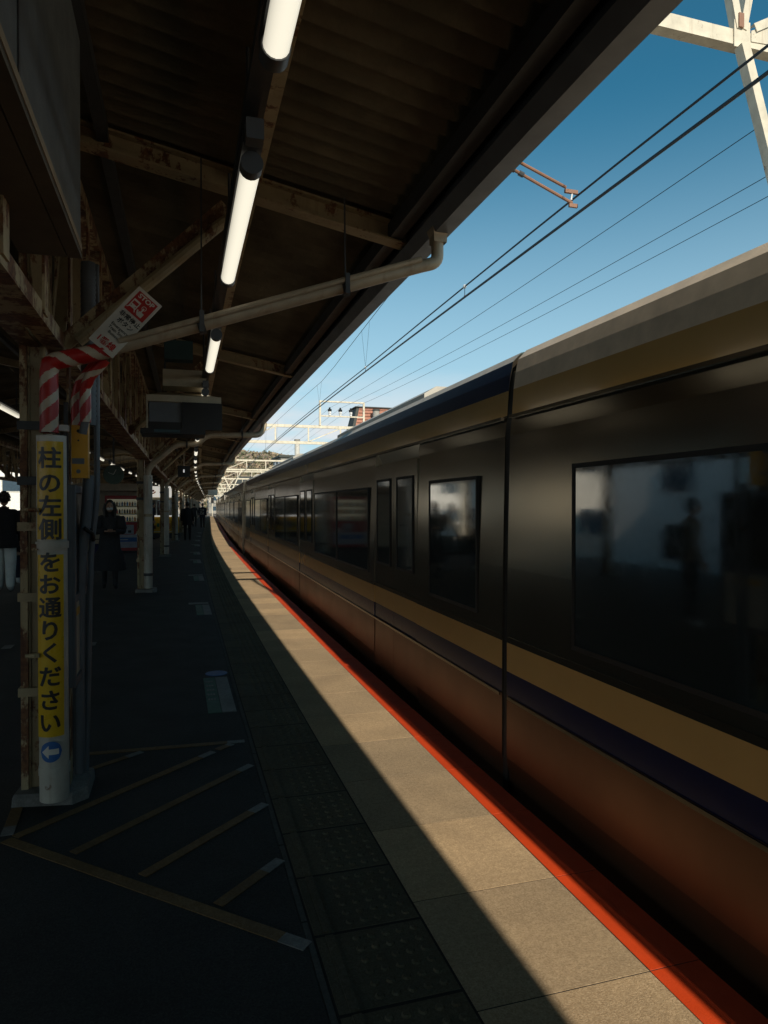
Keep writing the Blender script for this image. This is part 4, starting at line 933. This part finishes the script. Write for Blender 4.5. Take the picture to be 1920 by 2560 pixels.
def person(loc, face, label, top, legs, shoes=cl_black, H=1.7, pose='stand', coat=None, long_hair=False, mask=False, curly=False, grp=None, arms='down', stride=.0, extra=None, hairm=None):
    hairm = hairm or hair
    e = empty('person', loc, label, 'person', grp, face); k = H / 1.7
    sit = pose == 'sit'; hz = .88 * k if not sit else .50
    lean = .10 if arms == 'phone' else 0.02
    if pose == 'bend': lean = .35
    J = {}; J['pel'] = (0, 0, hz); J['waist'] = (0, -lean * .3, hz + .17 * k); J['chest'] = (0, -lean * .7, hz + .36 * k); J['neck'] = (0, -lean, hz + .53 * k); J['neck2'] = (0, -lean * 1.15, hz + .60 * k)
    R = {'pel': (.155 * k, .115 * k), 'waist': (.14 * k, .105 * k), 'chest': (.165 * k, .12 * k), 'neck': (.075 * k, .07 * k), 'neck2': .052 * k}
    E_ = [('pel', 'waist'), ('waist', 'chest'), ('chest', 'neck'), ('neck', 'neck2')]
    for s, n in ((-1, 'l'), (1, 'r')):
        st = stride * s
        if sit: hip, kn, an, to = (.09 * s, -.02, hz), (.10 * s, -.42, hz), (.10 * s, -.44, .09), (.10 * s, -.58, .05)
        else: hip, kn, an, to = (.09 * s * k, 0, hz - .04), (.095 * s * k, -st * .5 - (.05 if st < 0 else .02), .47 * k), (.095 * s * k, -st + (.0), .085 * k + (.03 if st < 0 else 0)), (.105 * s * k, -st - .14, .045 * k)
        J['hip' + n], J['kn' + n], J['an' + n], J['to' + n] = hip, kn, an, to
        bg_ = legs is cl_white; R['hip' + n] = (.118 if bg_ else .095) * k; R['kn' + n] = (.092 if bg_ else .064) * k; R['an' + n] = (.07 if bg_ else .045) * k; R['to' + n] = (.038 * k, .03 * k)
        E_ += [('pel', 'hip' + n), ('hip' + n, 'kn' + n), ('kn' + n, 'an' + n), ('an' + n, 'to' + n)]
        shz = hz + .50 * k; sh = (.175 * s * k, -lean * .9, shz)
        if arms == 'phone': el, wr = (.235 * s * k, -.04 - lean, shz - .27 * k), (.06 * s * k, -.28 - lean, shz - .26 * k)
        elif sit: el, wr = (.23 * s * k, -.08, shz - .26 * k), (.12 * s, -.32, hz + .12)
        elif pose == 'bend': el, wr = (.22 * s * k, -.12 - lean, shz - .27 * k), (.16 * s * k, -.22 - lean, shz - .48 * k)
        else: el, wr = (.225 * s * k, .03 - lean + stride * s * .3, shz - .28 * k), (.235 * s * k, -.05 - lean + stride * s * .7, shz - .52 * k)
        J['sh' + n], J['el' + n], J['wr' + n] = sh, el, wr; R['sh' + n] = .068 * k; R['el' + n] = .048 * k; R['wr' + n] = .030 * k
        E_ += [('chest', 'sh' + n), ('sh' + n, 'el' + n), ('el' + n, 'wr' + n)]
    ks_ = list(J); me = skinned([(ks_.index(a), ks_.index(b)) for a, b in E_], [J[a] for a in ks_], [R[a] for a in ks_], 'body')
    for mt in (top, legs, shoes, skin): me.materials.append(mt)
    for p in me.polygons:
        c = p.center; w = 0
        if c.z < .105 * k and not sit: w = 2
        elif sit and c.z < .13: w = 2
        elif (not sit and c.z < hz - .02 and abs(c.x) < .20 * k) or (sit and (c.z < hz + .03) and c.y < .2): w = 1
        if c.z > hz + .565 * k: w = 3
        p.material_index = w
    obj('body', me, e)
    # head with face, ears and hair
    hx, hy, hzz = 0, J['neck2'][1] - .015, hz + .70 * k; hd_ = M(); hd_.blob((hx, hy, hzz), (.073 * k, .093 * k, .112 * k), skin, 16, 12)
    hd_.blob((hx, hy - .020 * k, hzz - .055 * k), (.055 * k, .066 * k, .055 * k), skin, 12, 8); hd_.blob((hx, hy - .094 * k, hzz - .02 * k), (.012 * k, .018 * k, .020 * k), skin, 8, 6)
    for s in (-1, 1): hd_.blob((hx + s * .074 * k, hy, hzz - .01), (.010, .020, .030), skin, 8, 6); hd_.blob((hx + s * .028 * k, hy - .083 * k, hzz + .012), (.012, .008, .006), signblack, 8, 5)
    hd_.box(hx - .02, hx + .02, hy - .0905 * k, hy - .083 * k, hzz - .065 * k, hzz - .058 * k, signred); obj('head', hd_, e, smooth=True)
    hr_ = M(); hr_.blob((hx, hy + .018 * k, hzz + .024 * k), (.084 * k, .098 * k, .108 * k), hairm, 18, 12)
    if curly:
        random.seed(3)
        for q in range(60):
            a = random.uniform(0, 2 * PI); t = random.uniform(0, 1.9); d = Vector((math.sin(t) * math.cos(a), math.sin(t) * math.sin(a) + .2, math.cos(t)))
            hr_.blob(Vector((hx, hy + .02, hzz + .02)) + Vector((d.x * .088, d.y * .10, d.z * .11)), (.026, .026, .026), hairm, 6, 4)
    if long_hair:
        hr_.blob((hx, hy + .035, hzz - .10 * k), (.100 * k, .075 * k, .17 * k), hairm, 16, 10)
        for s in (-1, 1): hr_.tube([(hx + s * .078, hy - .02, hzz + .06), (hx + s * .092, hy - .03, hzz - .06), (hx + s * .085, hy - .05, hzz - .20)], .03, hairm, n=8, rs=[.02, .034, .018])
    obj('hair', hr_, e, smooth=True)
    if mask: m = M(); m.blob((hx, hy - .045 * k, hzz - .042 * k), (.060 * k, .066 * k, .042 * k), mask_m, 14, 8); obj('face_mask', m, e, smooth=True)
    for s, n in ((-1, 'l'), (1, 'r')):
        w = Vector(J['wr' + n]); el = Vector(J['el' + n]); d = (w - el).normalized(); side = Vector((0, -1, 0)) if abs(d.z) > .6 else Vector((1, 0, 0)); side = (side - d * side.dot(d)).normalized(); nrm = d.cross(side)
        h = M(); h.beam(w - d * .01, w + d * .085, .07, .026, skin, up=nrm)
        for j, L in enumerate((.065, .078, .072, .055)):
            b0 = w + d * .08 + side * (.027 - .018 * j); h.tube([b0, b0 + d * L * .5 + nrm * .006, b0 + d * L * .85 + nrm * .028], .0085, skin, n=6, rs=[.009, .008, .006])
        b0 = w + d * .02 + side * .034; h.tube([b0, b0 + side * .025 + d * .025, b0 + side * .03 + d * .055 + nrm * .01], .009, skin, n=6, rs=[.011, .010, .007]); obj('hand', h, e, smooth=True)
    if coat:
        mt, zb, wd = coat; m = M(); n = 20; vs = []; zz = [hz + .53 * k, hz + .48 * k, hz + .36 * k, hz + .15 * k, hz - .10, zb + .25, zb]; rr = [(.085, .08), (.19, .115), (.20, .135), (.178, .135), (.20, .155), (wd * .93, wd * .72), (wd, wd * .78)]
        for j, (z, (a, b)) in enumerate(zip(zz, rr)):
            for q in range(n): t = 2 * PI * q / n; f_ = 1 + (.05 * math.sin(5 * t + j) if j > 3 else 0); vs.append((a * k * f_ * math.cos(t), -lean * .6 * (z - zb) / (zz[0] - zb) + b * k * f_ * math.sin(t), z))
        N = len(zz); m.add(vs, [(j * n + q, j * n + (q + 1) % n, (j + 1) * n + (q + 1) % n, (j + 1) * n + q) for j in range(N - 1) for q in range(n)], mt)
        m.tube([(0, -lean, hz + .51 * k), (0, -lean, hz + .57 * k)], .075 * k, mt, n=12); 
        for n_ in 'lr': m.tube([J['sh' + n_], J['el' + n_], Vector(J['el' + n_]).lerp(Vector(J['wr' + n_]), .88)], .06, mt, n=10, rs=[.085 * k, .068 * k, .055 * k], bend=.05)
        obj('coat', m, e, smooth=True)
    if extra: extra(e, J, k, hz)
    return e
def bag(e, J, k, hz): m = M(); m.box(-.16, .16, .12, .26, hz + .05, hz + .45, cl_dark); m.tube([(-.1, .12, hz + .42), (-.12, .02, hz + .50), (-.11, -.11, hz + .3)], .015, cl_dark, n=6); obj('backpack', m, e)
def print_(e, J, k, hz):
    m = M(); random.seed(5)
    for r in range(5):
        for q in range(4):
            x = -.13 + q * .075; z = hz + .05 + r * .085
            m.tube([(x, .148, z), (x + random.uniform(.0, .05), .152, z + random.uniform(-.03, .05)), (x + .05, .148, z + random.uniform(-.02, .04))], .009, cl_white, n=5)
    obj('white_back_print', m, e)
person((-2.99, 13.65, 0), PI + .15, 'person from behind in black jacket and white trousers at the left edge', cl_black, cl_white, shoe_w, 1.80, curly=True, stride=.12, coat=(cl_black, .80, .21))
person((-1.22, 13.6, 0), .1, 'long haired person in white mask and long dark coat looking at a phone', cl_dark, cl_dark, cl_black, 1.66, long_hair=True, mask=True, arms='phone', coat=(cl_dark, .36, .30), stride=.08,
       extra=lambda e, J, k, hz: obj('phone', M().box(-.035, .035, -.44, -.43, hz + .20, hz + .33, blackp), e))
person((-1.93, 15.5, 0), -1.3, 'person in beige jacket bending beside the notice panel of the nearest pillar', cl_beige, cl_dark, cl_dark, 1.62, pose='bend')
bb = empty('blue_bag', (-1.62, 15.25, .42), 'dark blue bag hanging from the hand of the bending person in beige', 'bag')
m = M(); m.blob((0, 0, .17), (.17, .10, .18), mat('dark blue nylon', (.01, .012, .06), .6), 14, 8); obj('pouch', m, bb, smooth=True); m = M(); m.tube([(-.09, 0, .3), (-.06, 0, .44), (.06, 0, .44), (.09, 0, .3)], .012, cl_black, n=6); obj('strap', m, bb)
person((-3.05, 15.45, 0), .25, 'seated person in dark clothes and pale cap on the bench', cl_black, cl_navy, shoe_w, 1.68, pose='sit', hairm=cl_white)
person((.39 , 31.17, 0), PI, 'person in a black coat walking away, alone in front of the far pillars', cl_black, cl_black, cl_black, 1.74, coat=(cl_black, .72, .22), stride=.06)
person((-1.15, 35.3 - 2.2, 0), PI / 2, 'person with a backpack half hidden behind a pillar before the yellow shop', cl_navy, cl_black, cl_black, 1.72, extra=bag)
person((1.64, 49.5, 0), PI - .3, 'distant person in navy jacket with big white print on the back', cl_navy, cl_black, cl_black, 1.76, coat=(cl_navy, .74, .20), extra=print_)
person((1.15, 52, 0), PI, 'distant person in grey just left of the printed navy jacket', cl_dark, cl_dark, cl_black, 1.72)
person((.80, 56, 0), PI, 'person with a pale collar farthest along the platform', cl_beige, cl_navy, cl_black, 1.66)
person((-3.9, 27, 0), .4, 'person in dark clothes beside the kiosk on the far left', cl_dark, cl_black, cl_black, 1.68)

person((-1.75, 5.3, 0), -1.4, 'person in a dark coat waiting just outside the left edge of the photo', cl_dark, cl_black, cl_black, 1.70, coat=(cl_dark, .70, .22))
person((-2.7, 7.2, 0), -1.2, 'person in a beige jacket waiting outside the left edge of the photo', cl_beige, cl_navy, shoe_w, 1.66, extra=bag)
# ============================================================ BEYOND THE STATION
def house(name, x, y, w, d, h, roof, wallm, roofm_, label, win_rows=2, win_cols=4, face='S', chim=False):
    e = empty(name, (x, y, -1.3), label, 'building'); m = M(); m.box(0, w, 0, d, 0, h, wallm); obj('wall', m, e)
    m = M()
    if roof == 'flat': m.box(-.3, w + .3, -.3, d + .3, h + .002, h + .35, roofm_)
    else:
        r = roof; vs = [(-.5, -.5, h + .01), (w + .5, -.5, h + .01), (w + .5, d + .5, h + .01), (-.5, d + .5, h + .01), (-.2, d / 2, h + r), (w + .5, d / 2, h + r)]
        m.add(vs, [(0, 1, 5, 4), (2, 3, 4, 5), (1, 2, 5), (3, 0, 4), (3, 2, 1, 0)], roofm_)
    obj('roof', m, e)
    for r in range(win_rows):
        for c_ in range(win_cols):
            ww = w / win_cols * .55; x0 = w / win_cols * (c_ + .22); z0 = h / win_rows * (r + .35)
            f_ = M(); f_.box(x0 - .08, x0 + ww + .08, -.06, -.001, z0 - .08, z0 + h / win_rows * .42 + .08, whitep); fo = obj('window', f_, e)
            p_ = M(); p_.box(x0, x0 + ww, -.075, -.061, z0, z0 + h / win_rows * .42, winm); obj('pane', p_, fo)
    for r in range(win_rows):
        for c_ in range(max(1, int(d / 4))):
            y0 = 1 + c_ * 4; z0 = h / win_rows * (r + .35)
            for xs_, xe in ((w + .001, w + .06), (-.06, -.001)):
                p_ = M(); p_.box(xs_, xe, y0, y0 + 1.6, z0, z0 + h / win_rows * .42, winm); obj('window', p_, e)
    if chim: m = M(); m.box(w * .45, w * .45 + .7, -1.2, -.5, 0, h + 2.2, bldwhite); obj('chimney', m, e)
    return e
# brick-red house its gable end coloured dark for shade, ridge along x
rh = empty('red_roofed_house', (20.0, 80, -1.3), 'brick red roofed house with a dark gable above the train roof', 'building')
m = M(); m.add([(0, 0, 0), (13, 0, 0), (13, 3.4, 0), (0, 3.4, 0), (0, 0, 11.2), (13, 0, 11.2), (13, 3.4, 11.2), (0, 3.4, 11.2)], [(3, 2, 1, 0), (0, 1, 5, 4), (1, 2, 6, 5), (2, 3, 7, 6), (3, 0, 4, 7)], bldwhite); obj('wall', m, rh)
m = M(); m.add([(.35, .1, 11.21), (12.6, .1, 11.21), (12.6, .5, 14.9), (1.25, .5, 14.9), (12.6, 3.3, 11.21), (.35, 3.3, 11.21), (12.6, 2.9, 14.9), (1.25, 2.9, 14.9)], [(0, 1, 2, 3), (4, 5, 7, 6), (3, 2, 6, 7), (1, 4, 6, 2)], brickm); obj('roof', m, rh)
for k in range(9):
    z = 11.4 + k * .4; t = (z - 11.21) / 3.69; q = M(); q.box(.4 + .9 * t, 12.6, .04 + .4 * t, .08 + .4 * t, z, z + .05, mat('dark roof batten', (.16, .06, .04), .8)); obj('batten', q, rh)
m = M(); m.add([(.0, .1, 11.21), (.0, 3.3, 11.21), (.9, 2.9, 14.9), (.9, .5, 14.9), (.34, .1, 11.21), (.34, 3.3, 11.21), (1.24, 2.9, 14.9), (1.24, .5, 14.9)], [(0, 1, 2, 3), (7, 6, 5, 4), (0, 3, 7, 4), (1, 5, 6, 2), (3, 2, 6, 7)], gablem); obj('gable', m, rh)
m = M(); m.box(.7, 12.8, .3, 3.1, 14.91, 15.02, gablem); obj('ridge_cap', m, rh)
m = M(); m.tube([(3.1, -.4, 9), (3.1, -.4, 14.4)], .42, bldgrey, n=16); m.tube([(3.1, -.4, 14.4), (3.1, -.4, 14.6)], .46, gablem, n=16); obj('chimney', m, rh, smooth=True)
house('apartment_block', 15.6, 108, 2.6, 9, 10.6, 'flat', bldgrey, gablem, 'narrow pale block with a flat dark roof standing over the far carriages', 5, 2)
tw = empty('chimney_stack', (18.9, 112, -1.3), 'slim pale round chimney behind the narrow block', 'chimney'); m = M(); m.tube([(0, 0, 0), (0, 0, 13.6)], .42, bldwhite, n=16); obj('stack', m, tw, smooth=True); m = M(); m.tube([(0, 0, 13.6), (0, 0, 13.9)], .5, bldgrey, n=16); obj('rim', m, tw)
house('station_building', 17.5, 66, 7, 30, 8.2, 'flat', bldwhite, roofpaint, 'long low white building with a band of blue windows just above the train roof', 2, 3)
random.seed(11)
for i, (x, y, w, d, h, r, wm) in enumerate([(-23, 33, 9, 12, 7, 2.2, bldwhite), (-34, 58, 8, 14, 9, 'flat', bldwhite), (-26, 15, 12, 10, 7.5, 'flat', mat('bright white wall', (.8, .79, .76), .8)), (-25.5, 72, 13, 8, 9.5, 'flat', mat('bright white wall', (.8, .79, .76), .8)), (-26, 98, 12, 12, 10, 'flat', bldwhite), (-20, 124, 9, 10, 6, 2, bldgrey), (-22, 4, 10, 12, 7, 2, bldwhite)]):
    house('town_building', x, y, w, d, h, r, wm, brickm if i % 3 == 0 else gablem, ['white house nearest beyond the left track, seen past the white trousers', 'white flat-roofed block beyond the left track', 'bright white flat-roofed block across the left track', 'white gabled house farther beyond the left track', 'large white block far beyond the left track', 'grey gabled house at the far left', 'white gabled house level with the camera, left of the station'][i], 3 if h > 7 else 2, 3)
m = M()
for k in range(60): m.box(-15.9, -15.82, 2 + 2 * k, 2.08 + 2 * k, -1.3, .2, bldgrey)
m.box(-15.88, -15.84, 2, 121, -.9, .1, bldwhite); obj('boundary_fence', m, label='pale boundary fence along the far side of the left track', category='fence')
for i, (x, y, w, d, h) in enumerate([(12, 160, 10, 9, 7), (16, 190, 12, 10, 9), (-3, 260, 12, 9, 5), (24, 150, 9, 9, 10), (10, 240, 14, 10, 7)]):
    house('distant_house', x, y, w, d, h, 2.2 if i % 2 else 'flat', bldwhite if i % 2 else bldgrey, gablem, 'distant house under the hill, %s' % ['first on the right of the line', 'second on the right with a gable', 'low and grey at the end of the line', 'gabled and tallest', 'grey, behind the others'][i], 2, 3)
# wooded hills
import mathutils.noise as mn_
def hill(x0, x1, y0, dep, hf, name):
    m = M(); nx, ny = 90, 26; vs = []
    for j in range(ny + 1):
        for i in range(nx + 1):
            x = x0 + (x1 - x0) * i / nx; y = y0 + dep * j / ny; t = j / ny
            z = hf(x) * math.sin(min(1, t * 1.25) * PI / 2) * (1 + .12 * mn_.noise((x / 60, y / 60, 0))); vs.append((x, y, z - 1.4 if j else -1.4))
    m.add(vs, [(j * (nx + 1) + i, j * (nx + 1) + i + 1, (j + 1) * (nx + 1) + i + 1, (j + 1) * (nx + 1) + i) for j in range(ny) for i in range(nx)], foliage)
    obj(name, m, kind='structure', smooth=True); return lambda x, t: hf(x) * math.sin(min(1, t * 1.25) * PI / 2)
hfn = lambda x: 20 + 20 * math.exp(-((x - 70) / 70) ** 2) + 10 * math.exp(-((x - 20) / 45) ** 2) + 5 * mn_.noise((x / 35, 3, 0)) + 8 * math.exp(-((x + 200) / 150) ** 2)
gh = hill(-420, 420, 380, 260, hfn, 'hill')
wd = M(); random.seed(4)
def clump(m, c, r, mt, n=16):
    vs = []; fs = []
    for i in range(n):
        d = Vector((random.gauss(0, 1), random.gauss(0, 1), random.gauss(0, .8))).normalized() * r * random.uniform(.45, 1.05); p = c + d; s = r * random.uniform(.28, .5)
        u = Vector((random.gauss(0, 1), random.gauss(0, 1), random.gauss(0, 1))).normalized(); v = u.orthogonal().normalized(); w = u.cross(v); b = len(vs)
        vs += [p + v * s, p + w * s * .8, p - v * s, p - w * s * .8 + u * s * .3]; fs.append((b, b + 1, b + 2, b + 3))
    m.add(vs, fs, mt)
fols = [mat('dark evergreen foliage', (.10, .11, .06), .9), mat('brown winter foliage', (.32, .24, .16), .9), mat('olive foliage', (.22, .20, .12), .9), mat('bare grey twigs', (.28, .22, .17), .9)]  # pale tones: aerial haze put into the leaf and twig colours
for i in range(5200):
    x = random.uniform(-140, 240); t = random.uniform(0, .9); y = 380 + 260 * t; z = gh(x, t) * 1.0 - .5
    clump(wd, Vector((x, y, z + 2)), random.uniform(1.8, 3.4), random.choice(fols), 10)
obj('woodland', wd, kind='stuff')
def tree(x, y, h, mt, label):
    e = empty('tree', (x, y, -1.3), label, 'tree', 'trees beside the line beyond the platform'); m = M(); m.tube([(0, 0, 0), (.1, 0, h * .4), (0, .1, h * .75)], .15, trunkm, n=7, rs=[.16 * h / 6, .10 * h / 6, .04 * h / 6])
    for k in range(6):
        a = k * 1.1; z = h * (.35 + .07 * k); m.tube([(0, 0, z), (math.cos(a) * h * .12, math.sin(a) * h * .12, z + h * .1), (math.cos(a) * h * .22, math.sin(a) * h * .22, z + h * .22)], .03, trunkm, n=5, rs=[.05, .03, .015])
    obj('trunk', m, e); c_ = M()
    for k in range(46):
        a = random.uniform(0, 2 * PI); r = h * .30 * math.sqrt(random.random()); z = h * random.uniform(.38, 1.0); r *= math.sin(min(1, (1.12 - z / h) * 1.6) * PI / 2)
        clump(c_, Vector((math.cos(a) * r, math.sin(a) * r, z)), h * .085, mt, 16)
    obj('crown', c_, e)
for i, (x, y, h) in enumerate([(-1.2, 150, 5), (.5, 190, 6), (-5, 210, 7), (12.5, 140, 6), (-14, 170, 8), (15, 120, 5), (-2, 240, 8), (7, 260, 7)]):
    tree(x + (0 if i != 0 else -1), y, h, fols[i % 4], ['small dark evergreen just beyond the platform end', 'brown bare-looking tree beyond the platform end', 'olive tree left of the far line', 'grey twiggy tree right of the line', 'dark evergreen at the far left of the line',
        'brown shrub-like tree behind the last carriage', 'tall olive tree at the end of the line', 'grey twiggy tree at the end of the line'][i])
lp = empty('line_side_signal', (6.0, 128, -1.3), 'slim pale signal post beside the line beyond the platform', 'signal'); m = M(); m.tube([(0, 0, 0), (0, 0, 4.6)], .08, gantm, n=8); obj('post', m, lp); m = M(); m.box(-.25, .25, -.15, .05, 3.4, 4.4, blackp); obj('head', m, lp)
